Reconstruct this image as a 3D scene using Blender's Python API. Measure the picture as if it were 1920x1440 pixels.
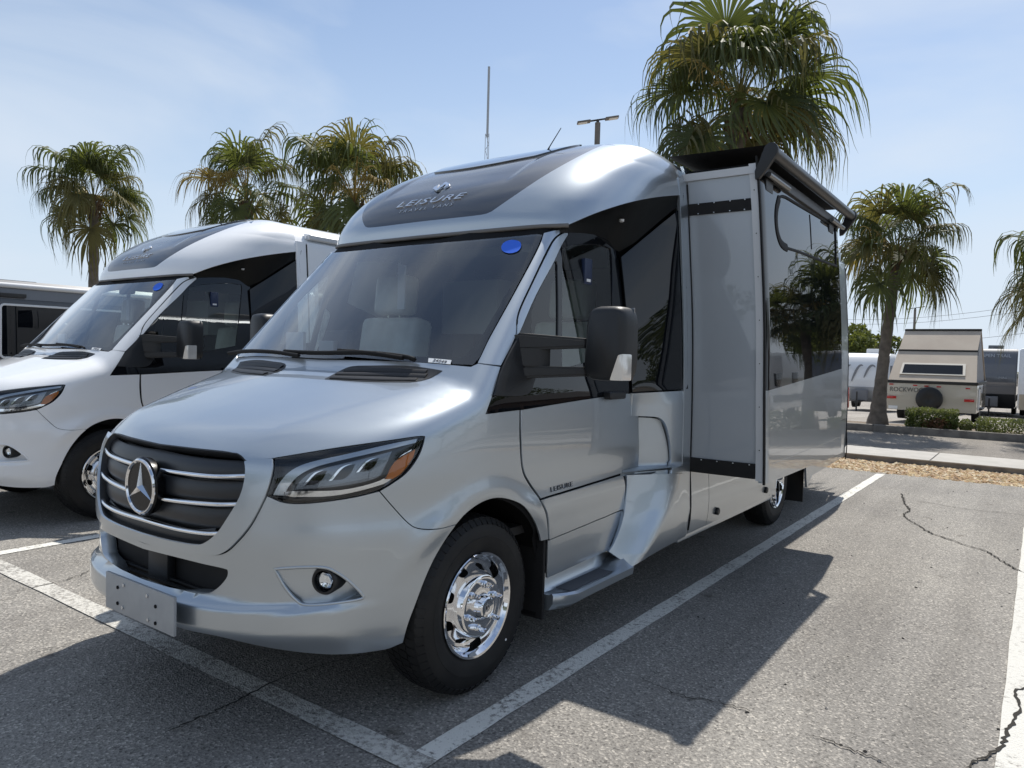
import bpy, bmesh, math, random
import numpy as np
from mathutils import Vector, Matrix
from mathutils.geometry import delaunay_2d_cdt

random.seed(7); np.random.seed(7)
SC = bpy.context.scene
for o in list(bpy.data.objects):
    bpy.data.objects.remove(o)
COL = SC.collection

# ------------------------------------------------------------------ camera
CAM = np.array([2.8964, -1.486, 1.4693]); FPX = 1376.67
YAW, PITCH, ROLL = 0.6235, -0.0372, 0.0266
_f = np.array([-math.sin(YAW)*math.cos(PITCH), math.cos(YAW)*math.cos(PITCH), math.sin(PITCH)])
_r0 = np.array([math.cos(YAW), math.sin(YAW), 0.0]); _u0 = np.cross(_r0, _f)
CR = math.cos(ROLL)*_r0 + math.sin(ROLL)*_u0
CU = np.cross(CR, _f); CF = _f
cam = bpy.data.cameras.new('camera'); camo = bpy.data.objects.new('camera', cam); COL.objects.link(camo)
cam.sensor_fit = 'HORIZONTAL'; cam.sensor_width = 36.0; cam.lens = FPX*36/1920
cam.clip_start = 0.05; cam.clip_end = 3000
camo.matrix_world = Matrix(((CR[0], CU[0], -CF[0], CAM[0]), (CR[1], CU[1], -CF[1], CAM[1]), (CR[2], CU[2], -CF[2], CAM[2]), (0, 0, 0, 1)))
SC.camera = camo
SC.render.resolution_x = 1024; SC.render.resolution_y = 768

# ------------------------------------------------------------------ sky and sun
SUN = np.array([-0.100, 0.633, 1.0]); SUN /= np.linalg.norm(SUN)
SEL = math.asin(SUN[2]); SAZ = math.atan2(SUN[0], SUN[1])     # azimuth from +Y towards +X
wd = bpy.data.worlds.new('World'); SC.world = wd; wd.use_nodes = True
nt = wd.node_tree; nt.nodes.clear()
wo = nt.nodes.new('ShaderNodeOutputWorld'); bg = nt.nodes.new('ShaderNodeBackground')
sky = nt.nodes.new('ShaderNodeTexSky'); sky.sky_type = 'NISHITA'; sky.sun_disc = False
sky.sun_elevation = SEL; sky.sun_rotation = SAZ; sky.altitude = 0; sky.air_density = 1.0; sky.dust_density = 0.5; sky.ozone_density = 2.0
tc = nt.nodes.new('ShaderNodeTexCoord')
mp = nt.nodes.new('ShaderNodeMapping'); mp.inputs['Rotation'].default_value = (0.12, 0.0, 0.5); mp.inputs['Scale'].default_value = (1.0, 2.2, 5.0)
nz = nt.nodes.new('ShaderNodeTexNoise'); nz.inputs['Scale'].default_value = 1.15; nz.inputs['Detail'].default_value = 7; nz.inputs['Roughness'].default_value = 0.5; nz.inputs['Distortion'].default_value = 0.4
rp = nt.nodes.new('ShaderNodeValToRGB'); rp.color_ramp.elements[0].position = 0.42; rp.color_ramp.elements[1].position = 0.68
rp.color_ramp.elements[0].color = (0, 0, 0, 1); rp.color_ramp.elements[1].color = (0.75, 0.75, 0.75, 1)
mxc = nt.nodes.new('ShaderNodeMix'); mxc.data_type = 'RGBA'; mxc.inputs['B'].default_value = (5.6, 6.2, 7.0, 1)
L = nt.links.new
L(tc.outputs['Generated'], mp.inputs['Vector']); L(mp.outputs['Vector'], nz.inputs['Vector']); lowz = nt.nodes.new('ShaderNodeMapRange'); lowz.inputs['From Min'].default_value = 0.02; lowz.inputs['From Max'].default_value = 0.38; lowz.inputs['To Min'].default_value = 0.14; lowz.inputs['To Max'].default_value = 0.0
sx0 = nt.nodes.new('ShaderNodeSeparateXYZ'); L(tc.outputs['Generated'], sx0.inputs['Vector']); L(sx0.outputs['Z'], lowz.inputs['Value'])
adl = nt.nodes.new('ShaderNodeMath'); adl.operation = 'ADD'; L(nz.outputs['Fac'], adl.inputs[0]); L(lowz.outputs['Result'], adl.inputs[1]); L(adl.outputs[0], rp.inputs['Fac'])
sx = nt.nodes.new('ShaderNodeSeparateXYZ'); L(tc.outputs['Generated'], sx.inputs['Vector'])
hr = nt.nodes.new('ShaderNodeMapRange'); hr.inputs['From Min'].default_value = -0.02; hr.inputs['From Max'].default_value = 0.50; hr.inputs['To Min'].default_value = 0.92; hr.inputs['To Max'].default_value = 0.12; hr.interpolation_type = 'SMOOTHSTEP'
L(sx.outputs['Z'], hr.inputs['Value'])
hz = nt.nodes.new('ShaderNodeMix'); hz.data_type = 'RGBA'; hz.inputs['B'].default_value = (5.0, 5.9, 6.95, 1); L(hr.outputs['Result'], hz.inputs['Factor']); L(sky.outputs['Color'], hz.inputs['A'])
L(rp.outputs['Color'], mxc.inputs['Factor']); L(hz.outputs['Result'], mxc.inputs['A']); L(mxc.outputs['Result'], bg.inputs['Color'])
bg.inputs['Strength'].default_value = 0.1
L(bg.outputs['Background'], wo.inputs['Surface'])
sl = bpy.data.lights.new('sun', 'SUN'); sl.energy = 3.9; sl.angle = math.radians(0.5); sl.color = (1.0, 0.95, 0.87)
so = bpy.data.objects.new('sun', sl); COL.objects.link(so); so.location = (0, 0, 30)
so.rotation_euler = Vector((-SUN[0], -SUN[1], -SUN[2])).to_track_quat('-Z', 'Y').to_euler()
SC.view_settings.view_transform = 'Standard'; SC.view_settings.look = 'None'; SC.view_settings.gamma = 1
SC.view_settings.exposure = 0.40
SC.render.engine = 'CYCLES'
SC.cycles.use_denoising = True; SC.cycles.max_bounces = 8; SC.cycles.transparent_max_bounces = 24; SC.cycles.caustics_reflective = False; SC.cycles.caustics_refractive = False
SC.cycles.sample_clamp_indirect = 6

# ------------------------------------------------------------------ pixel helpers (photo pixels, 1920 x 1440)
def ray(px):
    d = CF*FPX + CR*(px[0]-960) - CU*(px[1]-720); return d/np.linalg.norm(d)
def at_x(px, X): d = ray(px); return CAM + d*((X-CAM[0])/d[0])
def at_y(px, Y): d = ray(px); return CAM + d*((Y-CAM[1])/d[1])
def at_z(px, Z): d = ray(px); return CAM + d*((Z-CAM[2])/d[2])
def at_d(px, dist): d = ray(px); return CAM + d*(dist/math.hypot(d[0], d[1]))

# ------------------------------------------------------------------ materials
MATS = {}
def mat(name, col=(0.5, 0.5, 0.5), rough=0.5, metal=0.0, coat=0.0, spec=0.5, noise=None, bump=None, emit=None, trans=0.0):
    """plain principled material; noise=(scale, second colour, detail), bump=(scale, strength)"""
    if name in MATS: return MATS[name]
    m = bpy.data.materials.new(name); m.use_nodes = True
    n = m.node_tree; b = n.nodes['Principled BSDF']
    b.inputs['Base Color'].default_value = (*col, 1); b.inputs['Roughness'].default_value = rough; b.inputs['Metallic'].default_value = metal
    b.inputs['Coat Weight'].default_value = coat; b.inputs['Coat Roughness'].default_value = 0.03; b.inputs['Specular IOR Level'].default_value = spec
    if noise or bump:
        t = n.nodes.new('ShaderNodeTexCoord')
    if noise:
        z = n.nodes.new('ShaderNodeTexNoise'); z.inputs['Scale'].default_value = noise[0]; z.inputs['Detail'].default_value = noise[2] if len(noise) > 2 else 4
        x = n.nodes.new('ShaderNodeMix'); x.data_type = 'RGBA'; x.inputs['A'].default_value = (*col, 1); x.inputs['B'].default_value = (*noise[1], 1)
        rr = n.nodes.new('ShaderNodeValToRGB'); rr.color_ramp.elements[0].position = 0.38; rr.color_ramp.elements[1].position = 0.66
        n.links.new(t.outputs['Object'], z.inputs['Vector']); n.links.new(z.outputs['Fac'], rr.inputs['Fac']); n.links.new(rr.outputs['Color'], x.inputs['Factor'])
        n.links.new(x.outputs['Result'], b.inputs['Base Color'])
    if bump:
        z2 = n.nodes.new('ShaderNodeTexNoise'); z2.inputs['Scale'].default_value = bump[0]; z2.inputs['Detail'].default_value = 3
        bp = n.nodes.new('ShaderNodeBump'); bp.inputs['Strength'].default_value = bump[1]; bp.inputs['Distance'].default_value = bump[2] if len(bump) > 2 else 0.01
        n.links.new(t.outputs['Object'], z2.inputs['Vector']); n.links.new(z2.outputs['Fac'], bp.inputs['Height']); n.links.new(bp.outputs['Normal'], b.inputs['Normal'])
    if emit:
        b.inputs['Emission Color'].default_value = (*emit[0], 1); b.inputs['Emission Strength'].default_value = emit[1]
    MATS[name] = m
    return m
def glass_mat(name, tint, refl=1.0, rough=0.0):
    if name in MATS: return MATS[name]
    m = bpy.data.materials.new(name); m.use_nodes = True; n = m.node_tree; n.nodes.clear()
    o = n.nodes.new('ShaderNodeOutputMaterial'); mx = n.nodes.new('ShaderNodeMixShader'); tr = n.nodes.new('ShaderNodeBsdfTransparent'); gl = n.nodes.new('ShaderNodeBsdfGlossy')
    fr = n.nodes.new('ShaderNodeFresnel'); fr.inputs['IOR'].default_value = 1.55
    ml = n.nodes.new('ShaderNodeMath'); ml.operation = 'MULTIPLY'; ml.inputs[1].default_value = refl
    tr.inputs['Color'].default_value = (*tint, 1); gl.inputs['Roughness'].default_value = rough; gl.inputs['Color'].default_value = (1, 1, 1, 1)
    n.links.new(fr.outputs['Fac'], ml.inputs[0]); n.links.new(ml.outputs[0], mx.inputs['Fac']); n.links.new(tr.outputs[0], mx.inputs[1]); n.links.new(gl.outputs[0], mx.inputs[2]); n.links.new(mx.outputs[0], o.inputs['Surface'])
    MATS[name] = m
    return m
def paint(name, col, flake=0.0, metal=0.0, rough=0.35):
    """coated car paint with slight orange-peel bump and a faint dust film"""
    if name in MATS: return MATS[name]
    m = mat(name, col, rough, metal, 1.0)
    n = m.node_tree; b = n.nodes['Principled BSDF']; t = n.nodes.new('ShaderNodeTexCoord')
    z = n.nodes.new('ShaderNodeTexNoise'); z.inputs['Scale'].default_value = 2.2; z.inputs['Detail'].default_value = 2
    bp = n.nodes.new('ShaderNodeBump'); bp.inputs['Strength'].default_value = 0.05; bp.inputs['Distance'].default_value = 0.02
    n.links.new(t.outputs['Object'], z.inputs['Vector']); n.links.new(z.outputs['Fac'], bp.inputs['Height']); n.links.new(bp.outputs['Normal'], b.inputs['Coat Normal'])
    z2 = n.nodes.new('ShaderNodeTexNoise'); z2.inputs['Scale'].default_value = 4.0; z2.inputs['Detail'].default_value = 8
    mr = n.nodes.new('ShaderNodeMapRange'); mr.inputs['To Min'].default_value = 0.004; mr.inputs['To Max'].default_value = 0.03
    n.links.new(t.outputs['Object'], z2.inputs['Vector']); n.links.new(z2.outputs['Fac'], mr.inputs['Value']); n.links.new(mr.outputs['Result'], b.inputs['Coat Roughness'])
    return m
SILVER = paint('silver_paint', (0.46, 0.505, 0.545), metal=0.84, rough=0.34)
WHITEP = paint('white_paint', (0.86, 0.87, 0.88), rough=0.4)
BLACKP = paint('black_paint', (0.004, 0.005, 0.007), rough=0.3); BLACKP.node_tree.nodes['Principled BSDF'].inputs['Specular IOR Level'].default_value = 0.0
GRAPH = paint('graphite_paint', (0.060, 0.068, 0.085), metal=0.5, rough=0.42)
GAP = mat('panel_gap', (0.008, 0.008, 0.009), 0.8, spec=0.2)
PLASTIC = mat('black_plastic', (0.014, 0.015, 0.017), 0.45, bump=(160, 0.15, 0.003))
RUBBER = mat('rubber', (0.012, 0.012, 0.013), 0.7, noise=(6, (0.02, 0.019, 0.018)), spec=0.3)
TYRE = mat('tyre_rubber', (0.008, 0.008, 0.0085), 0.6, noise=(9, (0.015, 0.0145, 0.014)), spec=0.35)
CHROME = mat('chrome', (0.83, 0.84, 0.86), 0.06, 1.0)
BRUSHED = mat('brushed_alloy', (0.62, 0.64, 0.66), 0.28, 1.0)
WGLASS = glass_mat('windscreen_glass', (0.88, 0.94, 0.94), 2.0)
DGLASS = glass_mat('door_glass', (0.70, 0.78, 0.74), 1.1)
CLEAR = glass_mat('clear_lens', (0.93, 0.95, 0.96), 1.2)
PRIV = mat('privacy_glass', (0.004, 0.005, 0.007), 0.01, 0, 0, 0.5)
AMBER = mat('amber_lens', (0.95, 0.25, 0.008), 0.55)
REDL = mat('red_lens', (0.5, 0.01, 0.01), 0.2, coat=1)
CREAM = mat('cream_leather', (0.74, 0.73, 0.66), 0.5, noise=(5, (0.56, 0.53, 0.46)))
DASH = mat('dash_plastic', (0.13, 0.135, 0.135), 0.6)
DARKIN = mat('dark_interior', (0.035, 0.034, 0.034), 0.8)
PAPER = mat('paper', (0.85, 0.86, 0.86), 0.8)
BLUE = mat('blue_sticker', (0.01, 0.13, 0.75), 0.5)
GREYW = paint('grey_slide_wall', (0.42, 0.45, 0.48), metal=0.25, rough=0.45)
WTRIM = mat('white_trim', (0.62, 0.63, 0.64), 0.4, coat=0.3)
FABRIC = mat('awning_fabric', (0.010, 0.010, 0.012), 0.85, bump=(300, 0.2, 0.002))

# ------------------------------------------------------------------ object helpers
def link(name, me, m=None, parent=None):
    o = bpy.data.objects.new(name, me); COL.objects.link(o)
    if m is not None and me is not None:
        for x in (m if isinstance(m, (list, tuple)) else [m]): me.materials.append(x)
    if parent is not None: o.parent = parent
    return o
def thing(name, label, cat, loc=(0, 0, 0), rz=0, group=None):
    o = bpy.data.objects.new(name, None); COL.objects.link(o); o.empty_display_size = 0.2
    o.location = loc; o.rotation_euler = (0, 0, rz); tag(o, label, cat, group); return o
def tag(o, label, cat, group=None):
    o['label'] = label; o['category'] = cat
    if group: o['group'] = group
    return o
def mesh(name, V, F, normals=None, smooth=True):
    me = bpy.data.meshes.new(name); me.from_pydata([tuple(v) for v in V], [], [tuple(f) for f in F])
    if smooth:
        me.polygons.foreach_set('use_smooth', [True]*len(me.polygons))
    me.update()
    if normals is not None:
        me.normals_split_custom_set_from_vertices([tuple(n) for n in normals])
    return me
def bm_mesh(name, bm, angle=40):
    bmesh.ops.recalc_face_normals(bm, faces=bm.faces[:])
    for e in bm.edges:
        e.smooth = len(e.link_faces) == 2 and e.calc_face_angle(0) < math.radians(angle)
    for f in bm.faces: f.smooth = True
    me = bpy.data.meshes.new(name); bm.to_mesh(me); bm.free(); return me
def box_bm(bm, lo, hi, bev=0.0, seg=2):
    r = bmesh.ops.create_cube(bm, size=1.0); vs = r['verts']
    for v in vs:
        v.co = Vector([lo[i] + (v.co[i]+0.5)*(hi[i]-lo[i]) for i in range(3)])
    if bev > 0:
        es = list({e for v in vs for e in v.link_edges})
        bmesh.ops.bevel(bm, geom=es, offset=bev, segments=seg, profile=0.7, affect='EDGES')
def box(name, lo, hi, m, parent=None, bev=0.0, seg=2):
    bm = bmesh.new(); box_bm(bm, lo, hi, bev, seg); return link(name, bm_mesh(name, bm), m, parent)
def tube_bm(bm, pts, r, n=8, cap=True):
    """round bar along a polyline; r a number or a list"""
    pts = [Vector(p) for p in pts]; rr = r if isinstance(r, (list, tuple)) else [r]*len(pts)
    rings = []; up = None
    for i, p in enumerate(pts):
        t = (pts[min(i+1, len(pts)-1)] - pts[max(i-1, 0)]).normalized()
        if up is None: up = Vector((0, 0, 1)) if abs(t.z) < 0.9 else Vector((1, 0, 0))
        a = t.cross(up).normalized(); b = a.cross(t).normalized(); up = b
        rings.append([bm.verts.new(p + (a*math.cos(2*math.pi*k/n) + b*math.sin(2*math.pi*k/n))*rr[i]) for k in range(n)])
    for i in range(len(rings)-1):
        for k in range(n):
            bm.faces.new((rings[i][k], rings[i][(k+1) % n], rings[i+1][(k+1) % n], rings[i+1][k]))
    if cap:
        bm.faces.new(rings[0]); bm.faces.new(rings[-1][::-1])
def tube(name, pts, r, m, parent=None, n=8):
    bm = bmesh.new(); tube_bm(bm, pts, r, n); return link(name, bm_mesh(name, bm), m, parent)
def prism_bm(bm, pts, d):
    """polygon pts (3-D, planar) pushed along vector d"""
    a = [bm.verts.new(Vector(p)) for p in pts]; b = [bm.verts.new(Vector(p)+Vector(d)) for p in pts]; n = len(a)
    bm.faces.new(a); bm.faces.new(b[::-1])
    for i in range(n): bm.faces.new((a[i], b[i], b[(i+1) % n], a[(i+1) % n]))
def prism(name, pts, d, m, parent=None, bev=0.0):
    bm = bmesh.new(); prism_bm(bm, pts, d)
    if bev: bmesh.ops.bevel(bm, geom=bm.edges[:], offset=bev, segments=2, profile=0.7, affect='EDGES')
    return link(name, bm_mesh(name, bm), m, parent)
def lathe(name, prof, n, m, parent=None, axis='X', angle=35):
    """prof: (axial, radius) pairs"""
    bm = bmesh.new(); rings = []
    for (h, r) in prof:
        ring = []
        for k in range(n):
            a = 2*math.pi*k/n; c, s = math.cos(a)*r, math.sin(a)*r
            ring.append(bm.verts.new({'X': (h, c, s), 'Y': (c, h, s), 'Z': (c, s, h)}[axis]))
        rings.append(ring)
    for i in range(len(rings)-1):
        for k in range(n):
            bm.faces.new((rings[i][k], rings[i][(k+1) % n], rings[i+1][(k+1) % n], rings[i+1][k]))
    bmesh.ops.remove_doubles(bm, verts=bm.verts[:], dist=1e-5)
    return link(name, bm_mesh(name, bm, angle), m, parent)
FONT_CACHE = {}
def text_mesh(s, size=1.0, shear=0.0, space=1.0, bold=0.0, align='CENTER', extrude=0.0):
    cu = bpy.data.curves.new('t', 'FONT'); cu.body = s; cu.size = size; cu.shear = shear; cu.space_character = space; cu.align_x = align; cu.align_y = 'CENTER'; cu.offset = bold; cu.extrude = extrude; cu.resolution_u = 3
    o = bpy.data.objects.new('t', cu); COL.objects.link(o)
    dg = bpy.context.evaluated_depsgraph_get(); me = bpy.data.meshes.new_from_object(o.evaluated_get(dg))
    bpy.data.objects.remove(o); bpy.data.curves.remove(cu); return me

# ------------------------------------------------------------------ curved surfaces, cut by outlines
def spl(pts, closed=False, n=5):
    """Catmull-Rom through pts; a third element 'c' marks a corner"""
    P = [np.array(p[:2], float) for p in pts]; cor = [len(p) > 2 for p in pts]; N = len(P); out = []
    for i in range(N if closed else N-1):
        p1, p2 = P[i], P[(i+1) % N]
        p0 = P[(i-1) % N] if (closed or i > 0) and not cor[i] else p1 - (p2-p1)
        p3 = P[(i+2) % N] if (closed or i+2 < N) and not cor[(i+1) % N] else p2 + (p2-p1)
        for k in range(n):
            t = k/n
            out.append(0.5*((2*p1) + (-p0+p2)*t + (2*p0-5*p1+4*p2-p3)*t*t + (-p0+3*p1-3*p2+p3)*t**3))
    if not closed: out.append(P[-1])
    return np.array(out)
def herm(xs, ys):
    xs = np.array(xs, float); ys = np.array(ys, float); d = np.gradient(ys, xs)
    def f(x):
        x = np.clip(x, xs[0], xs[-1]); i = np.clip(np.searchsorted(xs, x)-1, 0, len(xs)-2)
        h = xs[i+1]-xs[i]; t = (x-xs[i])/h
        return (2*t**3-3*t**2+1)*ys[i] + (t**3-2*t**2+t)*h*d[i] + (-2*t**3+3*t**2)*ys[i+1] + (t**3-t**2)*h*d[i+1]
    return f
def smax(a, b, k):
    h = np.clip(0.5 + 0.5*(a-b)/k, 0, 1); return b + (a-b)*h + k*h*(1-h)
def smin(a, b, k): return -smax(-a, -b, k)
def sstep(a, b, x): t = np.clip((x-a)/(b-a), 0, 1); return t*t*(3-2*t)
def inside(poly, Q):
    """even-odd test, vectorised over points Q"""
    x, y = Q[:, 0], Q[:, 1]; r = np.zeros(len(Q), bool); P = np.asarray(poly); j = len(P)-1
    for i in range(len(P)):
        xi, yi = P[i]; xj, yj = P[j]
        if yi != yj:
            r ^= ((yi > y) != (yj > y)) & (x < (xj-xi)*(y-yi)/(yj-yi)+xi)
        j = i
    return r
class Surf:
    """implicit surface F=0; subclasses give uv<->point"""
    def normal(self, P, h=0.003):
        g = np.zeros_like(P)
        for i in range(3):
            d = np.zeros(3); d[i] = h; g[:, i] = self.F(P+d) - self.F(P-d)
        return g/np.maximum(np.linalg.norm(g, axis=1), 1e-9)[:, None]
    def hit(self, px):
        """first hit of photo-pixel rays"""
        px = np.atleast_2d(np.array([p[:2] for p in px], float)); D = np.array([ray(p) for p in px]); T = np.linspace(self.near, self.far, 700)
        out = []
        for d in D:
            f = self.F(CAM + T[:, None]*d)
            w = np.where((f[:-1] > 0) & (f[1:] <= 0))[0]
            if len(w) == 0: i = int(np.argmin(np.abs(f))); out.append(CAM + T[i]*d); continue
            lo, hi = T[w[0]], T[w[0]+1]
            for _ in range(30):
                m = (lo+hi)/2
                if self.F((CAM+m*d)[None])[0] > 0: lo = m
                else: hi = m
            out.append(CAM + hi*d)
        return np.array(out)
    def px(self, pts): return self.uv(self.hit(pts))
    def poly(self, pts, n=4, closed=True): return self.px(spl(pts, closed, n))
    def sym(self, pts, n=4):
        """open pixel outline starting and ending near the centre plane -> closed symmetric uv outline"""
        q = self.px(spl(pts, False, n)); k = q[:, 0] > 1e-4; i0 = int(np.argmax(k)); i1 = len(k)-1-int(np.argmax(k[::-1]))
        def cross(a, b): return np.array([0.0, a[1] + (b[1]-a[1])*(0-a[0])/(b[0]-a[0])]) if abs(b[0]-a[0]) > 1e-9 and a[0] < 0 else np.array([0.0, b[1]])
        s = cross(q[i0-1], q[i0]) if i0 > 0 else np.array([0.0, q[i0][1]]); e = cross(q[i1+1], q[i1]) if i1 < len(q)-1 else np.array([0.0, q[i1][1]])
        h = [s] + [q[i] for i in range(i0, i1+1) if q[i][0] > 1e-4] + [e]
        return np.array(h + [np.array([-p[0], p[1]]) for p in h[-2:0:-1]])
class Star(Surf):
    def __init__(s, C, F, rmax, near, far): s.C = np.array(C, float); s.F = F; s.rmax = rmax; s.near = near; s.far = far
    def uv(s, P):
        d = P - s.C; return np.stack([np.arctan2(d[:, 0], -d[:, 1]), np.arctan2(d[:, 2], np.hypot(d[:, 0], d[:, 1]))], 1)
    def pt(s, Q):
        a, e = Q[:, 0], Q[:, 1]; D = np.stack([np.sin(a)*np.cos(e), -np.cos(a)*np.cos(e), np.sin(e)], 1)
        lo = np.zeros(len(Q)); hi = np.full(len(Q), s.rmax)
        for _ in range(32):
            m = (lo+hi)/2; f = s.F(s.C + D*m[:, None]) > 0
            hi = np.where(f, m, hi); lo = np.where(f, lo, m)
        return s.C + D*lo[:, None]
class SideX(Surf):
    """x = X(y, z), seen from +x"""
    def __init__(s, X, near, far): s.X = X; s.F = lambda P: P[:, 0] - X(P[:, 1], P[:, 2]); s.near = near; s.far = far
    def uv(s, P): return P[:, 1:3].copy()
    def pt(s, Q): return np.stack([s.X(Q[:, 0], Q[:, 1]), Q[:, 0], Q[:, 1]], 1)
def resample(poly, step):
    out = []; N = len(poly)
    for i in range(N):
        a, b = poly[i], poly[(i+1) % N]; L_ = np.linalg.norm(b-a); k = max(1, int(math.ceil(L_/step)))
        for j in range(k): out.append(a + (b-a)*j/k)
    return np.array(out)
def patch_mesh(name, S, poly, holes=(), off=0.0, rim=0.012, step=0.014, mirror=False, offf=None):
    """mesh of the surface inside the outline, with an inward rim; poly in uv"""
    loops = [resample(np.array(poly), step)] + [resample(np.array(h), step) for h in holes]
    lo = loops[0].min(0); hi = loops[0].max(0)
    g = np.stack(np.meshgrid(np.arange(lo[0]+step*0.37, hi[0], step), np.arange(lo[1]+step*0.37, hi[1], step)), -1).reshape(-1, 2)
    ok = inside(loops[0], g)
    for h in loops[1:]: ok &= ~inside(h, g)
    g = g[ok]
    if len(g):
        B = np.concatenate(loops)
        keep = np.ones(len(g), bool)
        for c in range(0, len(g), 2000):
            dd = ((g[c:c+2000, None, :]-B[None])**2).sum(2).min(1); keep[c:c+2000] = dd > (0.45*step)**2
        g = g[keep]
    V2 = []; E = []
    for lp in loops:
        b = len(V2); V2 += [Vector(p) for p in lp]; E += [(b+i, b+(i+1) % len(lp)) for i in range(len(lp))]
    V2 += [Vector(p) for p in g]
    r = delaunay_2d_cdt(V2, E, [], 0, 1e-7)
    Q = np.array([(v.x, v.y) for v in r[0]]); T = np.array([f for f in r[2] if len(f) == 3])
    cen = Q[T].mean(1); ok = inside(loops[0], cen)
    for h in loops[1:]: ok &= ~inside(h, cen)
    T = T[ok]
    used = np.unique(T); mp_ = -np.ones(len(Q), int); mp_[used] = np.arange(len(used)); Q = Q[used]; T = mp_[T]
    P = S.pt(Q); N = S.normal(P)
    if offf is not None: P = P + N*(off + offf(P))[:, None]
    elif off: P = P + N*off
    # orient triangles along the normals
    fn = np.cross(P[T[:, 1]]-P[T[:, 0]], P[T[:, 2]]-P[T[:, 0]]); fl = (fn*N[T[:, 0]]).sum(1) < 0; T[fl] = T[fl][:, ::-1]
    V = P; NN = N; F = [tuple(t) for t in T]
    if rim:
        cnt = {}
        for t in T:
            for a, b in ((t[0], t[1]), (t[1], t[2]), (t[2], t[0])):
                cnt[(a, b)] = 1
        be = [(a, b) for (a, b) in cnt if (b, a) not in cnt]
        ids = {}; V = list(P); NN = list(N)
        for a, b in be:
            t = P[b]-P[a]; o = np.cross(t, N[a]); o = o/max(np.linalg.norm(o), 1e-9)
            k = len(V); V += [P[a], P[b], P[b]-N[b]*rim, P[a]-N[a]*rim]
            NN += [(o+N[a]*0.6), (o+N[b]*0.6), o, o]; F.append((k+1, k, k+3, k+2))
        V = np.array(V); NN = np.array(NN); NN = NN/np.linalg.norm(NN, axis=1)[:, None]
    if mirror:
        V = V*np.array([-1, 1, 1]); NN = NN*np.array([-1, 1, 1]); F = [f[::-1] for f in F]
    return mesh(name, V, F, NN)
def patch(name, S, poly, m, parent, holes=(), both=True, **kw):
    """one part on the near side and its mirror image on the far side"""
    o = link(name, patch_mesh(name, S, poly, holes, **kw), m, parent)
    if both:
        o2 = link(name, patch_mesh(name, S, poly, holes, mirror=True, **kw), m, parent); return o, o2
    return o
def ribbon_mesh(name, P, N, w, h, mirror=False, closed=False, taper=False):
    """flat bar laid along points P with normals N, w wide, h proud"""
    P = np.asarray(P); N = np.asarray(N); n = len(P); V = []; F = []
    for i in range(n):
        a = P[(i-1) % n] if (closed or i > 0) else P[i]; b = P[(i+1) % n] if (closed or i < n-1) else P[i]
        t = (b-a)/max(np.linalg.norm(b-a), 1e-9); s = np.cross(N[i], t); s /= max(np.linalg.norm(s), 1e-9)
        ww = w if not taper else w*max(0.15, math.sin(math.pi*min(max((i+0.3)/(n-0.4), 0), 1))**0.5)
        V += [P[i]+s*ww/2-N[i]*0.006, P[i]+s*ww/2+N[i]*h*0.6, P[i]+s*ww*0.25+N[i]*h, P[i]-s*ww*0.25+N[i]*h, P[i]-s*ww/2+N[i]*h*0.6, P[i]-s*ww/2-N[i]*0.006]
    for i in range(n if closed else n-1):
        a = 6*i; b = 6*((i+1) % n)
        for k in range(5): F.append((a+k, a+k+1, b+k+1, b+k))
    if not closed:
        F.append((0, 1, 2, 3, 4, 5)[::-1]); F.append(tuple(6*(n-1)+k for k in range(6)))
    V = np.array(V)
    if mirror: V = V*np.array([-1, 1, 1]); F = [f[::-1] for f in F]
    bm = bmesh.new(); vs = [bm.verts.new(v) for v in V]
    for f in F:
        try: bm.faces.new([vs[i] for i in f])
        except ValueError: pass
    return bm_mesh(name, bm, 60)
def ribbon(name, S, px, w, h, m, parent, off=0.0, both=True, n=4, closed=False, uv=None, taper=False):
    Q = S.px(spl(px, closed, n)) if uv is None else np.asarray(uv)
    P = S.pt(Q); N = S.normal(P); P = P + N*off
    o = link(name, ribbon_mesh(name, P, N, w, h, closed=closed, taper=taper), m, parent)
    if both: return o, link(name, ribbon_mesh(name, P, N, w, h, True, closed, taper), m, parent)
    return o
def wrap_text(name, S, s, px0, px1, hscale, m, parent, off=0.003, shear=0.0, thick=0.004, space=1.0, bold=0.0, both=False):
    """lettering laid on a surface between two photo pixels (left and right end of its centre line)"""
    A, B = S.hit([px0, px1]); me = text_mesh(s, 1.0, shear, space, bold, extrude=0.5)
    v = np.array([x.co[:] for x in me.vertices]); lo, hi = v[:, 0].min(), v[:, 0].max(); L_ = np.linalg.norm(B-A)
    C_ = (A+B)/2; ex = (B-A)/L_; n0 = S.normal(C_[None])[0]; ez = np.cross(ex, n0); ez = ez*(1 if ez[2] > 0 else -1); ez /= np.linalg.norm(ez)
    k = L_/(hi-lo); mid = (lo+hi)/2; cy = (v[:, 1].min()+v[:, 1].max())/2
    P = C_ + (v[:, 0:1]-mid)*k*ex + (v[:, 1:2]-cy)*k*hscale*ez
    for _ in range(6):
        N = S.normal(P); f = S.F(P)
        gr = (S.F(P+N*0.002)-S.F(P-N*0.002))/0.004
        P = P - N*(f/np.maximum(gr, 0.2))[:, None]
    P = P + S.normal(P)*(off + np.where(v[:, 2] > 0, thick, -0.004))[:, None]
    F = [tuple(p.vertices) for p in me.polygons]; bpy.data.meshes.remove(me)
    bm = bmesh.new(); vs = [bm.verts.new(p) for p in P]
    for f in F:
        try: bm.faces.new([vs[i] for i in f])
        except ValueError: pass
    return link(name, bm_mesh(name, bm, 30), m, parent)

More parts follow.
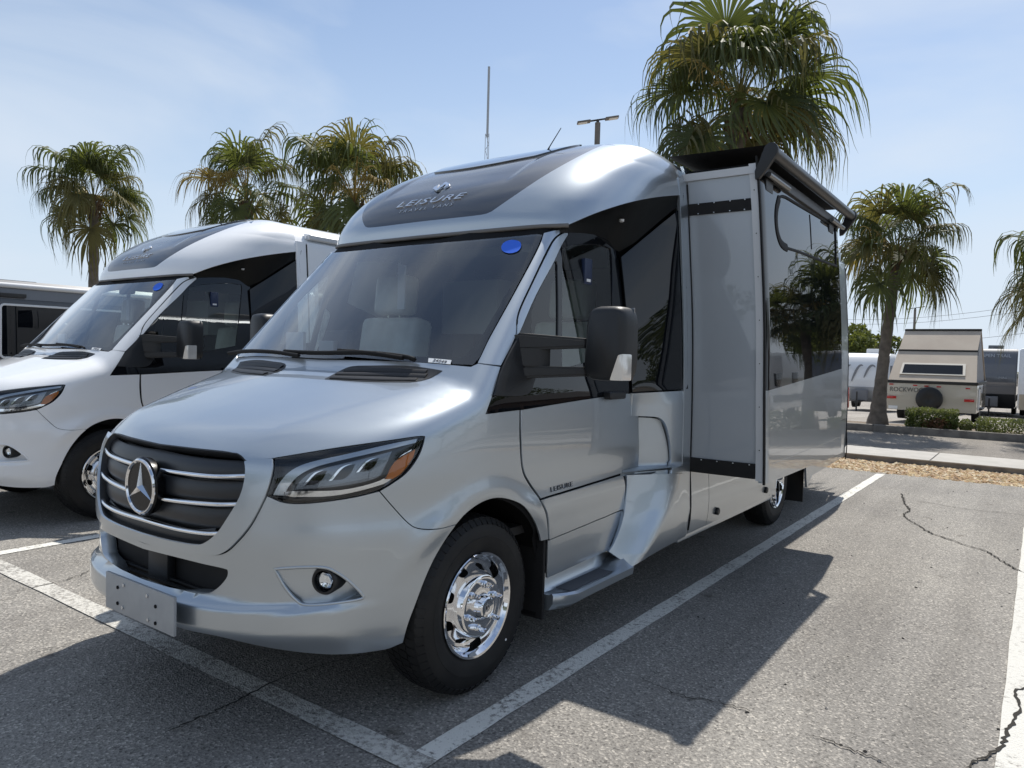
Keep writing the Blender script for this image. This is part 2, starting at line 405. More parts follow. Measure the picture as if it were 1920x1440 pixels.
# ================================================================== THE CAMPER VANS
# vehicle frame: x to its left side, y rearwards from the front bumper, z up
WZ = herm([0.20, 0.28, 0.36, 0.50, 0.66, 0.80, 0.83, 1.0, 1.15, 1.28, 1.42, 1.7, 2.0, 2.3],
          [0.90, 0.945, 0.975, 0.992, 1.000, 1.003, 0.998, 1.000, 0.995, 0.985, 0.962, 0.922, 0.872, 0.815])
YN = herm([0.20, 0.27, 0.34, 0.40, 0.47, 0.60, 0.75, 0.92, 1.00, 1.06, 1.15, 1.4], [0.17, 0.10, 0.055, 0.035, 0.03, 0.035, 0.03, 0.04, 0.055, 0.075, 0.12, 0.2])
HC = herm([-0.2, 0.03, 0.15, 0.30, 0.50, 0.75, 0.95, 1.3], [0.93, 1.065, 1.130, 1.195, 1.265, 1.345, 1.405, 1.50])
def cab_F(P):
    x = np.abs(P[:, 0]); y = P[:, 1]; z = P[:, 2]
    dist = np.hypot(y-1.004, z-0.386)
    w = WZ(z) + 0.016*np.exp(-((dist-0.50)/0.055)**2)*sstep(0.55, 0.78, z)
    led = 0.042*sstep(0.545, 0.508, z)*sstep(0.34, 0.44, z)*sstep(0.92, 0.80, x)      # lower bumper band
    yn = YN(z) - led
    yc = 1.15; d = yc-yn; n = 2.75
    t = np.clip((yc-y)/d, 0, None)
    rho = ((x/w)**n + t**n)**(1/n); f1 = (rho-1)*w*0.92
    xc = 0.50 + 0.36*np.clip((y-0.12)/0.9, 0, 1.2)
    h = HC(y) - 0.045*(x/0.8)**2 - 0.22*smax(x-xc, 0*x, 0.06)
    fh = (z-h)*0.93
    fw = (0.905 + 0.933*(z-1.43) + 0.165*x**2 - y)*0.731
    f = smin(fh, fw, 0.02)
    F = smax(f1, f, 0.075)
    return smax(F, z-2.35, 0.05)
CAB = Star((0, 2.3, 0.95), cab_F, 3.2, 1.5, 6.0)
BX = herm([0.30, 0.37, 0.83, 1.3, 1.73, 2.2, 2.45, 2.6, 2.72], [1.10, 1.12, 1.125, 1.12, 1.105, 1.07, 1.05, 1.035, 1.0])
ZTOP = 2.87
def cap_F(P):
    x = np.abs(P[:, 0]); y = P[:, 1]; z = P[:, 2]
    t = np.clip((z-2.165)/(ZTOP-2.165), -0.6, 1.0)
    Rf = np.clip(1-np.sign(t)*np.abs(t)**1.8, 0.0, None)**0.8
    ts = np.clip((z-2.45)/(ZTOP-2.45), 0, 1); Rs = BX(np.minimum(z, 2.6))*np.clip(1-ts**3.6, 0, None)**0.36
    n = 4.2 - 1.4*np.clip(t, 0, 1)
    a = x/np.maximum(Rs, 1e-3); b = np.clip(2.78-y, 0, None)/np.maximum(1.17*Rf, 1e-3)
    rho = (np.minimum(a, 9)**n + np.minimum(b, 9)**n)**(1/n)
    f = (rho-1)*0.7
    # broad dished channel over the middle of the roof
    f = f + 0.012*sstep(0.50, 0.44, x)*sstep(2.40, 2.52, z)
    return smax(f, (z-ZTOP+0.02*x*x)*0.9, 0.04)
CAP = Star((0, 2.75, 2.2), cap_F, 2.6, 2.0, 7.0)
# flared body side between the cab door and the coach
def flare_X(y, z):
    up = 0.985 + (BX(z)-0.985)*sstep(2.36, 2.80, y)
    top = WZ(z) + 0.004 + (BX(z)-WZ(z)-0.004)*np.clip((y-2.33)/0.5, 0, 1)
    k = sstep(1.20, 1.34, z); x = up*(1-k) + top*k
    edge = np.interp(z, [0.31, 0.40, 0.60, 0.83], [2.08, 2.11, 2.18, 2.25]); crest = np.interp(z, [0.31, 0.38, 0.50, 0.60, 0.70, 0.83], [2.24, 2.29, 2.42, 2.54, 2.63, 2.72])
    t = np.clip((y-edge)/(crest-edge), 0, 2); t = smin(t, 0*t+1.0, 0.22)
    low = 0.995 + (BX(z)-0.99)*t + 0.006*np.clip(1-np.abs(t-0.95)/0.3, 0, 1)*sstep(2.9, 2.7, y)
    kl = sstep(0.845, 0.825, z)
    return x*(1-kl) + low*kl
FLR = SideX(flare_X, 2.0, 7.0)
SXZ = herm([0.60, 0.75, 1.25, 1.73, 2.2, 2.45, 2.75], [1.602, 1.60, 1.583, 1.565, 1.53, 1.509, 1.475])
def slide_X(y, z): return SXZ(z) - 0.022*np.clip(1-(y-2.93)/0.06, 0, 1)**2.2 - 0.05*np.clip(1-(5.03-y)/0.07, 0, 1)**2.2
SLD = SideX(slide_X, 3.5, 9.0)
def sd(pts): return [tuple(p) for p in pts]

VAN = thing('camper_van', 'silver camper van with its side room pushed out beside a parking line', 'camper van')

# --- outlines in photo pixels
HOOD_SEAM = [(737, 824, 'c'), (746, 816), (765, 801), (817, 777), (855, 758), (874, 737), (880, 711), (883, 688, 'c')]
HOOD = [(285, 830), (292, 831), (367, 840), (430, 847), (452, 856), (463, 864, 'c'), (514, 858), (630, 839)] + HOOD_SEAM + [(802, 681), (720, 677), (630, 675), (560, 674), (480, 672)]
WS = [(720, 463), (815, 455), (920, 446), (1006, 438, 'c'), (1017, 439, 'c'), (1005, 468), (958, 556), (917, 630), (900, 666), (886, 683, 'c'), (802, 679), (720, 675), (630, 673), (560, 672), (480, 670)]
WS_IN = [(740, 476), (820, 470), (920, 460), (985, 455), (997, 458), (992, 475), (944, 556), (904, 625), (884, 652), (862, 668), (802, 667), (720, 663), (630, 660), (560, 659), (480, 657)]
PILLAR = [(1020, 437, 'c'), (1042, 432), (1062, 431, 'c'), (1041, 444), (1025, 469), (994, 534), (975, 575), (968, 600), (965, 634), (939, 685, 'c'), (896, 680, 'c'), (904, 664), (920, 631), (961, 557), (1008, 469)]
DOORFRAME = [(1063, 434, 'c'), (1043, 447), (1028, 472), (997, 536), (978, 577), (971, 601), (969, 632, 'c'), (974, 622), (1003, 555), (1036, 494), (1051, 462), (1064, 440, 'c')]
BELT_L = [(939, 687), (925, 735), (911, 775, 'c')]
DOOR_FRONT = [(977, 769, 'c'), (977, 823), (981, 877), (992, 903), (1012, 933, 'c')]
ARCH = [(855, 983, 'c'), (875, 961), (904, 941), (933, 933), (962, 938), (984, 950), (1002, 976), (1012, 1001), (1015, 1014, 'c')]
FENDER = HOOD_SEAM + [(896, 682, 'c'), (938, 688, 'c'), (925, 735), (910, 777, 'c'), (974, 769, 'c'), (974, 823), (978, 878), (989, 905), (1010, 934, 'c'), (1022, 960), (1026, 983), (1028, 1011, 'c')] + ARCH[::-1] + [(820, 991), (785, 990), (765, 979), (736, 948), (713, 921, 'c'), (733, 909), (763, 887), (786, 855), (796, 825), (791, 817)]
LAMP = [(500, 928, 'c'), (536, 942), (587, 942), (660, 931), (711, 917), (751, 891), (776, 859), (792, 826), (788, 819), (737, 826), (630, 842), (516, 860, 'c'), (515, 885), (509, 907)]
GRILLE = [(285, 832), (367, 842), (430, 849), (449, 853), (461, 868), (462, 896), (452, 932), (427, 975), (409, 1000), (387, 1017), (368, 1020), (330, 1014), (296, 1006), (250, 993), (225, 984)]
FRAME = [(463, 866, 'c'), (512, 862, 'c'), (512, 885), (499, 929), (471, 983), (441, 1019), (421, 1035), (401, 1039), (354, 1035), (310, 1026), (270, 1015), (230, 1003)]
BUMP = [(262, 1017), (310, 1028), (354, 1037), (402, 1041), (423, 1037), (443, 1021), (473, 985), (501, 931, 'c'), (536, 944), (587, 944), (660, 934), (711, 922, 'c'), (735, 950), (764, 981), (785, 992), (820, 993), (854, 985, 'c'), (834, 1013), (813, 1049), (795, 1089), (780, 1129), (765, 1169), (755, 1205, 'c'), (715, 1219), (624, 1227), (514, 1216), (405, 1192), (347, 1180), (280, 1158), (230, 1140)]
INTAKE = [(265, 1028), (300, 1037), (332, 1045), (380, 1057), (420, 1066), (427, 1071), (424, 1085), (405, 1105), (383, 1112), (325, 1103), (290, 1093), (250, 1080)]
FOG = [(515, 1067, 'c'), (560, 1064), (606, 1064), (628, 1072), (653, 1089), (678, 1114), (676, 1123), (624, 1131), (575, 1134), (556, 1126), (534, 1101)]
DOOR_LOW = [(978, 769, 'c'), (1093, 750), (1177, 738, 'c'), (1176, 780), (1171, 830), (1166, 887, 'c'), (1015, 934, 'c'), (993, 903), (982, 877), (979, 823)]
DOOR_MID = [(1015, 938, 'c'), (1167, 891, 'c'), (1171, 913), (1168, 954, 'c'), (1030, 1011, 'c'), (1029, 983), (1025, 960)]
DOOR_BOT = [(1030, 1014, 'c'), (1168, 957, 'c'), (1160, 987), (1146, 1019), (1142, 1030), (1135, 1035, 'c'), (1027, 1084, 'c')]
DOOR_UP = [(1066, 433, 'c'), (1110, 436), (1146, 447), (1161, 478), (1170, 560), (1178, 640), (1179, 736, 'c'), (1093, 748), (977, 767, 'c'), (911, 776, 'c'), (926, 735), (940, 688), (966, 635, 'c'), (975, 623), (1004, 556), (1037, 495), (1052, 463), (1065, 441)]
QGLASS = [(1041, 490), (1046, 520), (1047, 600), (1046, 649, 'c'), (996, 655, 'c'), (997, 590), (1008, 553)]
DGL = [(1054, 468, 'c'), (1075, 459), (1119, 458), (1140, 464), (1147, 476), (1150, 570), (1150, 662, 'c'), (1097, 680), (1054, 692, 'c')]

p_hood = CAB.sym(HOOD); p_ws = CAB.sym(WS); p_wsi = CAB.sym(WS_IN); p_gr = CAB.sym(GRILLE); p_int = CAB.sym(INTAKE)
p_pil = CAB.poly(PILLAR); p_fen = CAB.poly(FENDER); p_lamp = CAB.poly(LAMP); p_fog = CAB.poly(FOG)
p_dl = CAB.poly(DOOR_LOW); p_dm = CAB.poly(DOOR_MID); p_db = CAB.poly(DOOR_BOT); p_du = CAB.poly(DOOR_UP); p_qg = CAB.poly(QGLASS); p_dg = CAB.poly(DGL); p_df = CAB.poly(DOORFRAME)
# symmetric outlines of grille surround (outer edge) and bumper
fr_out = CAB.px(spl(FRAME, False, 4)); fr_out = fr_out[fr_out[:, 0] > 0.004]
gr_half = p_gr[:len(p_gr)//2+1]
gmask = gr_half[(gr_half[:, 0] > 0) & (np.arange(len(gr_half)) >= np.argmax(gr_half[:, 0]) - 12)]
e0 = np.array([0.0, fr_out[-1][1]])
right = [np.array([gr_half[0][0], gr_half[0][1]])]
fo = list(fr_out) + [e0]
p_frame = np.array(fo + [np.array([-q[0], q[1]]) for q in fo[-2::-1]])            # outer edge, left part runs back up
inner = gr_half[int(np.argmin(np.hypot(gr_half[:, 0]-fr_out[0][0], gr_half[:, 1]-fr_out[0][1]))):]
inn = [q for q in inner if q[0] > 0.002] + [np.array([0.0, inner[-1][1]])]
inn_full = inn + [np.array([-q[0], q[1]]) for q in inn[-2::-1]]
p_frame = np.array(list(p_frame) + [q for q in inn_full[::-1]])
p_bump = CAB.sym(BUMP)

hood = link('hood', patch_mesh('hood', CAB, p_hood, step=0.013), SILVER, VAN)
patch('front_fender', CAB, p_fen, SILVER, VAN, step=0.014)
patch('windscreen_pillar', CAB, p_pil, SILVER, VAN, step=0.012)
fog_off = lambda P: -0.035*np.ones(len(P))
bump_o = link('front_bumper', patch_mesh('front_bumper', CAB, p_bump, [p_int, p_fog, np.array([(-q[0], q[1]) for q in p_fog])], step=0.0075, rim=0.06), SILVER, VAN)
link('grille_surround', patch_mesh('grille_surround', CAB, p_frame, step=0.010, off=0.012, rim=0.04), SILVER, VAN)
ws = link('windscreen', patch_mesh('windscreen', CAB, p_ws, step=0.03, off=-0.004, rim=0.004), WGLASS, VAN)
link('windscreen_border', patch_mesh('windscreen_border', CAB, p_ws, [p_wsi], step=0.02, off=-0.009, rim=0), PRIV, ws)
doors = patch('door', CAB, p_dl, SILVER, VAN, step=0.016)
for k, d in enumerate(doors):
    mi = bool(k)
    link('sill_moulding', patch_mesh('sill_moulding', CAB, p_dm, step=0.016, off=0.004, mirror=mi), SILVER, d)
    link('lower_panel', patch_mesh('lower_panel', CAB, p_db, step=0.016, off=-0.002, mirror=mi), SILVER, d)
    link('door_frame', patch_mesh('door_frame', CAB, p_du, [p_qg, p_dg], step=0.016, mirror=mi, rim=0.015), BLACKP, d)
    link('frame_trim', patch_mesh('frame_trim', CAB, p_df, step=0.012, off=0.003, mirror=mi), SILVER, d)
    link('quarter_glass', patch_mesh('quarter_glass', CAB, p_qg, step=0.03, off=-0.008, rim=0, mirror=mi), DGLASS, d)
    link('door_glass', patch_mesh('door_glass', CAB, p_dg, step=0.03, off=-0.008, rim=0, mirror=mi), DGLASS, d)
# dark inner shell, seen only through the gaps
AR = CAB.px([(845, 1300), (838, 1020), (858, 975), (905, 937), (935, 929), (966, 934), (990, 948), (1009, 976), (1019, 1016), (1027, 1130), (960, 1330)])
ARC3 = np.array([(0.985, 1.004-0.47*math.cos(t), 0.386+0.47*math.sin(t)) for t in np.linspace(-0.02, math.pi+0.02, 30)])
ARC3 = np.concatenate([[(0.95, 0.50, 0.05)], ARC3, [(0.95, 1.50, 0.05)]])
AR = CAB.uv(ARC3)
mir = lambda q: np.array([(-a[0], a[1]) for a in q])
lowe = []
for a_ in np.linspace(-1.72, 1.72, 60):
    es = np.linspace(-0.9, 0.0, 200); zz_ = CAB.pt(np.stack([np.full(200, a_), es], 1))[:, 2]; lowe.append((a_, float(np.interp(0.46, zz_, es))))
rect = np.array(lowe + [(1.72, 0.98), (-1.72, 0.98)])
hole_ws = p_ws*0.985 + p_ws.mean(0)*0.015
shell = patch_mesh('inner_shell', CAB, rect, [hole_ws, p_qg, p_dg, mir(p_qg), mir(p_dg), AR, mir(AR), p_int, p_lamp, mir(p_lamp), p_fog, mir(p_fog), p_gr], step=0.03, rim=0, offf=lambda P: -0.016 - 0.03*sstep(0.66, 0.58, P[:, 2]))
link('inner_shell', shell, GAP, VAN)

# --- headlights
for mi in (False, True):
    hl = link('headlight', patch_mesh('headlight', CAB, p_lamp, step=0.02, off=0.001, rim=0.004, mirror=mi), CLEAR, VAN)
    def sub(nm, px, m, off, n=4, step=0.012, rim=0.006, holes=()):
        return link(nm, patch_mesh(nm, CAB, CAB.poly(px, n), [CAB.poly(h, n) for h in holes], off=off, step=step, rim=rim, mirror=mi), m, hl)
    link('housing', patch_mesh('housing', CAB, p_lamp, step=0.02, off=-0.05, rim=0, mirror=mi), mat('lamp_housing', (0.035, 0.038, 0.043), 0.22), hl)
    link('side_wall', ribbon_mesh('side_wall', CAB.pt(p_lamp)-CAB.normal(CAB.pt(p_lamp))*0.03, CAB.normal(CAB.pt(p_lamp)), 0.004, 0.028, mi, True), MATS['lamp_housing'], hl)
    sub('light_guide', [(509, 929, 'c'), (523, 903), (545, 880), (580, 864), (650, 848), (737, 829), (786, 821, 'c'), (783, 829, 'c'), (742, 838), (650, 858), (590, 874), (556, 893), (538, 914), (531, 930, 'c')], mat('guide_white', (0.62, 0.66, 0.70), 0.2, 0.5, 0.5), -0.016)
    sub('chrome_lip', [(531, 930, 'c'), (539, 922), (640, 920), (715, 902), (737, 880), (752, 857), (776, 842, 'c'), (740, 897), (711, 912), (640, 929), (560, 935, 'c')], CHROME, -0.016)
    sub('amber_reflector', [(724, 899, 'c'), (742, 866), (780, 843, 'c'), (774, 862), (757, 885), (738, 898, 'c')], AMBER, -0.006)
    sub('reflector_bowl', [(548, 920, 'c'), (560, 900), (590, 880), (650, 864), (742, 843, 'c'), (732, 870), (712, 898), (640, 914)], mat('lamp_bowl', (0.22, 0.24, 0.27), 0.25, 0.8), -0.042)
    for (cx, cy, k) in ((592, 897, 1.0), (647, 886, 1.1), (697, 872, 0.95)):
        sub('projector_lens', [(cx-24*k, cy+14*k, 'c'), (cx-2*k, cy-9*k), (cx+20*k, cy-16*k, 'c'), (cx+12*k, cy+1*k), (cx-2*k, cy+12*k)], PRIV, -0.036, 4)
        sub('projector_fin', [(cx-28*k, cy+15*k, 'c'), (cx-6*k, cy-10*k), (cx+14*k, cy-17*k, 'c'), (cx-3*k, cy-8*k), (cx-22*k, cy+14*k, 'c')], CHROME, -0.030, 4)
    sub('lower_trim', [(512, 933, 'c'), (640, 931), (712, 914, 'c'), (690, 923), (640, 933), (560, 940, 'c')], PLASTIC, -0.012)
    # fog lamp pocket
    Pf = CAB.pt(p_fog); Nf = CAB.normal(Pf); link('fog_rim', ribbon_mesh('fog_rim', Pf, Nf, 0.010, 0.004, mi, True), SILVER, VAN)
    fb = link('fog_bezel', patch_mesh('fog_bezel', CAB, p_fog, step=0.012, rim=0, mirror=mi, offf=lambda P: -0.004 - 0.055*sstep(0.66, 0.82, np.abs(P[:, 0]))), SILVER, VAN)
    c0 = CAB.hit([(611, 1093)])[0]; n0 = CAB.normal(c0[None])[0]; sx = -1 if mi else 1
    dirv = Vector((n0[0]*0.55, n0[1]-0.5, 0.0)).normalized()
    q = Vector((0, 0, 1)).rotation_difference(dirv)
    fl = lathe('fog_lamp', [(-0.07, 0.052), (0.010, 0.052), (0.018, 0.048), (0.018, 0.040), (-0.01, 0.036), (-0.012, 0.0)], 28, PLASTIC, VAN, 'Z')
    lens = lathe('lens', [(0.0, 0.040), (0.012, 0.034), (0.020, 0.02), (0.022, 0.0)], 24, CLEAR, fl, 'Z')
    lathe('reflector', [(0.0, 0.036), (-0.006, 0.02), (-0.009, 0.0)], 24, CHROME, fl, 'Z')
    cpos = Vector(c0) - Vector(n0)*0.03
    fl.location = (sx*cpos.x, cpos.y, cpos.z); dd = Vector((sx*dirv.x, dirv.y, dirv.z)); fl.rotation_mode = 'QUATERNION'; fl.rotation_quaternion = Vector((0, 0, 1)).rotation_difference(dd)

# --- grille
gback = link('grille', patch_mesh('grille', CAB, p_gr, step=0.02, off=-0.055, rim=0), mat('grille_black', (0.010, 0.011, 0.013), 0.4), VAN)
link('grille_rim', ribbon_mesh('grille_rim', CAB.pt(p_gr)-CAB.normal(CAB.pt(p_gr))*0.03, CAB.normal(CAB.pt(p_gr)), 0.008, 0.032, False, True), MATS['grille_black'], gback)
VANE = mat('grille_vane', (0.018, 0.020, 0.024), 0.38)
def bar(pts, name, w, h, m, off, par, mid=False):
    q = CAB.px(spl(pts, False, 5)); q = q[q[:, 0] > 0.004]
    if mid: q = np.concatenate([[(0.0, q[0][1] - (q[3][1]-q[0][1])/(q[3][0]-q[0][0])*q[0][0]*0.4)], q])
    for mi in (False, True):
        P = CAB.pt(q); N = CAB.normal(P); link(name, ribbon_mesh(name, P+N*off, N, w, h, mi), m, par)
BARS = [[(298, 881), (340, 887), (400, 893), (462, 892)], [(297, 935), (340, 941), (400, 946), (444, 946)], [(240, 965), (275, 978), (330, 993), (380, 1001), (411, 1001)]]
for k_, b in enumerate(BARS):
    bar(b, 'chrome_bar', 0.017, 0.012, CHROME, -0.012, gback, k_ == 2)
for pts in ([(262, 848), (340, 868), (400, 876), (462, 880)], [(262, 900), (340, 916), (400, 922), (457, 922)], [(262, 950), (330, 966), (390, 974), (430, 972)], [(255, 990), (300, 1004), (350, 1014), (395, 1012)]):
    bar(pts, 'grille_vane', 0.075, 0.022, VANE, -0.045, gback, True)
# emblem: black disc, ring and three-pointed star
E0 = np.array([0.0, CAB.hit([(264, 912)])[0][1], 0.912]); EM = thing  # placed on the centre line
ey = 0.026
disc = lathe('emblem', [(0.03, 0.113), (0.004, 0.118), (0.0, 0.118), (-0.006, 0.112), (-0.006, 0.0)], 48, mat('emblem_black', (0.004, 0.004, 0.005), 0.25, spec=0.3), VAN, 'Y'); disc.location = (0, ey, 0.912)
lathe('ring', [(0.006, 0.112), (-0.008, 0.112), (-0.014, 0.107), (-0.014, 0.102), (-0.008, 0.097), (0.0, 0.097)], 48, CHROME, disc, 'Y')
bm = bmesh.new(); apex = bm.verts.new((0, -0.022, 0)); rim_ = []
for k in range(6):
    a = math.pi/2 + k*math.pi/3; r_ = 0.100 if k % 2 == 0 else 0.017
    rim_.append(bm.verts.new((math.cos(a)*r_, -0.006, math.sin(a)*r_)))
for k in range(6): bm.faces.new((apex, rim_[k], rim_[(k+1) % 6]))
st = link('star', bm_mesh('star', bm, 5), CHROME, disc)
# lower air intake
box('intake_mesh', (-0.42, 0.14, 0.42), (0.42, 0.16, 0.68), mat('intake_black', (0.006, 0.006, 0.007), 0.7), VAN)
box('tow_cover', (-0.09, 0.10, 0.45), (0.06, 0.135, 0.66), PLASTIC, VAN, 0.01)
bm = bmesh.new()
for k in range(4): box_bm(bm, (-0.40, 0.05+0.02*k, 0.492+0.012*k), (0.40, 0.062+0.02*k, 0.50+0.012*k))
link('intake_lip', bm_mesh('intake_lip', bm), PLASTIC, VAN)
# number plate bracket with screws
PLM = mat('plate_bracket', (0.36, 0.375, 0.385), 0.5, coat=0.2, noise=(14, (0.32, 0.335, 0.35)))
pq = [at_y(p_, -0.035) for p_ in ((200, 1071), (329, 1118), (329, 1192), (203, 1139))]
PXA, PXB = (pq[0][0]+pq[3][0])/2, (pq[1][0]+pq[2][0])/2; PZA, PZB = (pq[2][2]+pq[3][2])/2, (pq[0][2]+pq[1][2])/2
pl = box('plate_bracket', (PXA, -0.042, PZA), (PXB, -0.030, PZB), PLM, VAN, 0.004)
box('plate_spacer', (PXA+0.09, -0.032, PZA+0.03), (PXB-0.09, 0.06, PZB-0.03), SILVER, pl)
print('PLATE', PXA, PXB, PZA, PZB)
for (x, z) in ((-0.07, 0.475), (0.045, 0.47), (-0.1, 0.455), (0.085, 0.44), (-0.1, 0.385), (-0.075, 0.375), (0.05, 0.37), (0.085, 0.37)):
    s_ = lathe('screw', [(0.003, 0.007), (-0.003, 0.007), (-0.004, 0.003), (-0.002, 0.0)], 10, BRUSHED if x in (-0.07, 0.045, -0.075, 0.05) else GAP, pl, 'Y'); s_.location = (PXA + (x+0.165)/0.33*(PXB-PXA), -0.043, PZA + (z-0.345)/0.16*(PZB-PZA))

# --- hood vents, wipers, stickers
HV = [(609, 711, 'c'), (650, 690), (672, 686, 'c'), (760, 686), (822, 694), (826, 698), (800, 712), (770, 717, 'c'), (690, 716)]
for mi in (False, True):
    hv = link('hood_vent', patch_mesh('hood_vent', CAB, CAB.poly(HV), off=0.002, rim=0.006, step=0.02, mirror=mi), PLASTIC, VAN)
    for row in ([(648, 695), (720, 695), (800, 699)], [(632, 702), (715, 703), (800, 706)], [(622, 709), (700, 712), (782, 713)]):
        q = CAB.px(spl(row, False, 5)); P = CAB.pt(q); N = CAB.normal(P)
        link('vent_slat', ribbon_mesh('vent_slat', P+N*0.001, N, 0.030, 0.008, mi), mat('vent_dark', (0.008, 0.008, 0.009), 0.5), hv)
for pts in ([(436, 668), (470, 664), (520, 666), (566, 673)], [(540, 665), (600, 668), (690, 668), (760, 675), (782, 681)], [(640, 664), (700, 669), (760, 678)]):
    P = CAB.hit(spl(pts, False, 4)); N = CAB.normal(P)
    link('wiper', ribbon_mesh('wiper', P+N*0.022, N, 0.015, 0.014), RUBBER, VAN)
bst = link('round_sticker', patch_mesh('round_sticker', CAB, CAB.poly([(940, 464), (945, 455), (959, 450), (974, 453), (977, 462), (971, 471), (957, 475), (944, 472)]), off=0.001, rim=0), BLUE, VAN)
stk = link('stock_sticker', patch_mesh('stock_sticker', CAB, CAB.poly([(804, 672, 'c'), (847, 676, 'c'), (845, 684, 'c'), (803, 680, 'c')]), off=0.003, rim=0), PAPER, VAN)
wrap_text('stock_number', CAB, '24549', (813, 676), (838, 680), 0.75, mat('ink_grey', (0.10, 0.10, 0.11), 0.8), stk, off=0.004, thick=0.0006)
wrap_text('door_lettering', CAB, 'LEISURE', (1032, 918), (1073, 907), 0.62, GRAPH, doors[0], off=0.001, thick=0.003, space=1.1)

# --- door handle, mirrors
for s in (1, -1):
    d = doors[0 if s == 1 else 1]
    hp = CAB.hit([(1147, 742)])[0]
    bm = bmesh.new(); box_bm(bm, (-0.012, -0.09, -0.022), (0.045, 0.09, 0.022), 0.018, 3)
    h_ = link('handle', bm_mesh('handle', bm), PLASTIC, d); h_.location = (s*hp[0], hp[1], hp[2]+0.004); h_.scale = (s, 1, 1)
    base = link('mirror_base', patch_mesh('mirror_base', CAB, CAB.poly([(969, 632, 'c'), (985, 640), (998, 655, 'c'), (1000, 712, 'c'), (985, 740), (930, 742), (926, 735), (940, 690)]), off=0.012, rim=0.014, step=0.02, mirror=(s == -1)), PLASTIC, d)
    mr_ = bpy.data.objects.new('door_mirror', None)
    # housing: rounded shell
    bm = bmesh.new(); rings = []
    prof = [(0.00, 0.80, 0.88), (0.012, 0.93, 0.96), (0.04, 1.0, 1.0), (0.10, 1.0, 1.0), (0.125, 0.98, 0.985)]
    nseg = 40
    for (yy, kx, kz) in prof:
        ring = []
        for k in range(nseg):
            a = 2*math.pi*k/nseg; c_, s__ = math.cos(a), math.sin(a)
            ex, ez = abs(c_)**0.42*(1 if c_ > 0 else -1), abs(s__)**0.42*(1 if s__ > 0 else -1)
            ring.append(bm.verts.new((0.098*ex*kx*(1.0 - 0.06*ez) + 0.004*ez, yy + 0.03*(ex*0.5+0.5), 0.170*ez*kz)))
        rings.append(ring)
    for i in range(len(rings)-1):
        for k in range(nseg): bm.faces.new((rings[i][k], rings[i][(k+1) % nseg], rings[i+1][(k+1) % nseg], rings[i+1][k]))
    bm.faces.new(rings[0]); bm.faces.new(rings[-1][::-1])
    mh = link('door_mirror', bm_mesh('door_mirror', bm, 50), PLASTIC, VAN); mh.location = (s*1.285, 1.43, 1.540); mh.scale = (s, 1, 1); mh.rotation_euler = (0, 0, s*-0.10)
    box('mirror_glass', (-0.085, 0.136, -0.165), (0.085, 0.142, 0.165), mat('mirror_silver', (0.7, 0.72, 0.74), 0.02, 1.0), mh)
    prism('turn_signal', [(0.055, -0.006, -0.165), (0.103, 0.02, -0.165), (0.103, 0.02, -0.045), (0.094, -0.002, -0.05)], (0.004, 0.075, 0), mat('signal_lens', (0.72, 0.70, 0.66), 0.12, 0.3, 1), mh, 0.006)
    bm = bmesh.new(); RM = lambda a, b, bev: box_bm(bm, a, b, bev)
    prism_bm(bm, [(0.93, 1.24, 1.50), (1.20, 1.44, 1.52), (1.20, 1.44, 1.56), (0.93, 1.24, 1.58)], (0.03, 0.09, 0))
    prism_bm(bm, [(0.93, 1.24, 1.37), (1.20, 1.44, 1.39), (1.20, 1.44, 1.43), (0.93, 1.24, 1.43)], (0.03, 0.09, 0))
    prism_bm(bm, [(0.93, 1.24, 1.42), (1.02, 1.305, 1.42), (1.02, 1.305, 1.52), (0.93, 1.24, 1.52)], (0.03, 0.088, 0))
    bmesh.ops.bevel(bm, geom=bm.edges[:], offset=0.010, segments=2, affect='EDGES')
    if s == -1:
        for v in bm.verts: v.co.x *= -1
    ar = link('mirror_arm', bm_mesh('mirror_arm', bm), PLASTIC, VAN)

# --- cap over the cab
CAPLIP = [(760, 446), (815, 441), (920, 431), (1000, 424), (1040, 422), (1066, 421, 'c'), (1110, 402), (1150, 388), (1190, 377), (1235, 369), (1284, 365, 'c')]
lipq = CAP.px(spl(CAPLIP, False, 5)); lipq = lipq[lipq[:, 0] > 0.003]; lip0 = np.array([0.0, lipq[0][1]])
rearP = np.array([(BX(np.array([2.5]))[0], 2.80, z) for z in (2.50, 2.6, 2.7)])
topa = lipq[-1][0]
half = [lip0] + list(lipq) + [np.array([1.62, lipq[-1][1]]), np.array([1.62, 1.45]), np.array([0.0, 1.45])]
p_cap = np.array(half + [np.array([-q[0], q[1]]) for q in half[-2:0:-1]])
STR = [(700, 428), (880, 409), (917, 398, 'c'), (985, 352), (1050, 312), (1110, 280), (1150, 262), (1100, 262), (1010, 285)]
# dark stripe pair and the lighter channel
SIDE_O = [(740, 420), (820, 412), (900, 403), (921, 397, 'c'), (960, 370), (1020, 330), (1080, 296), (1130, 272), (1165, 260, 'c')]
so_q = CAP.px(spl(SIDE_O, False, 5)); so_q = so_q[so_q[:, 0] > 0.003]
xo = [np.array([0.0, so_q[0][1]])] + list(so_q)
uend = so_q[-1]
xo += [np.array([uend[0]*1.0, 1.38]), np.array([0.0, 1.38])]
p_dark = np.array(xo + [np.array([-q[0], q[1]]) for q in xo[-2:0:-1]])
cap = link('cab_cap', patch_mesh('cab_cap', CAP, p_cap, [p_dark], step=0.014, rim=0.01), SILVER, VAN)
link('dark_panel', patch_mesh('dark_panel', CAP, p_dark, step=0.014, rim=0.006, off=0.0), GRAPH, cap)
RID = [(893, 405), (930, 372), (985, 335), (1035, 308), (1075, 291)]
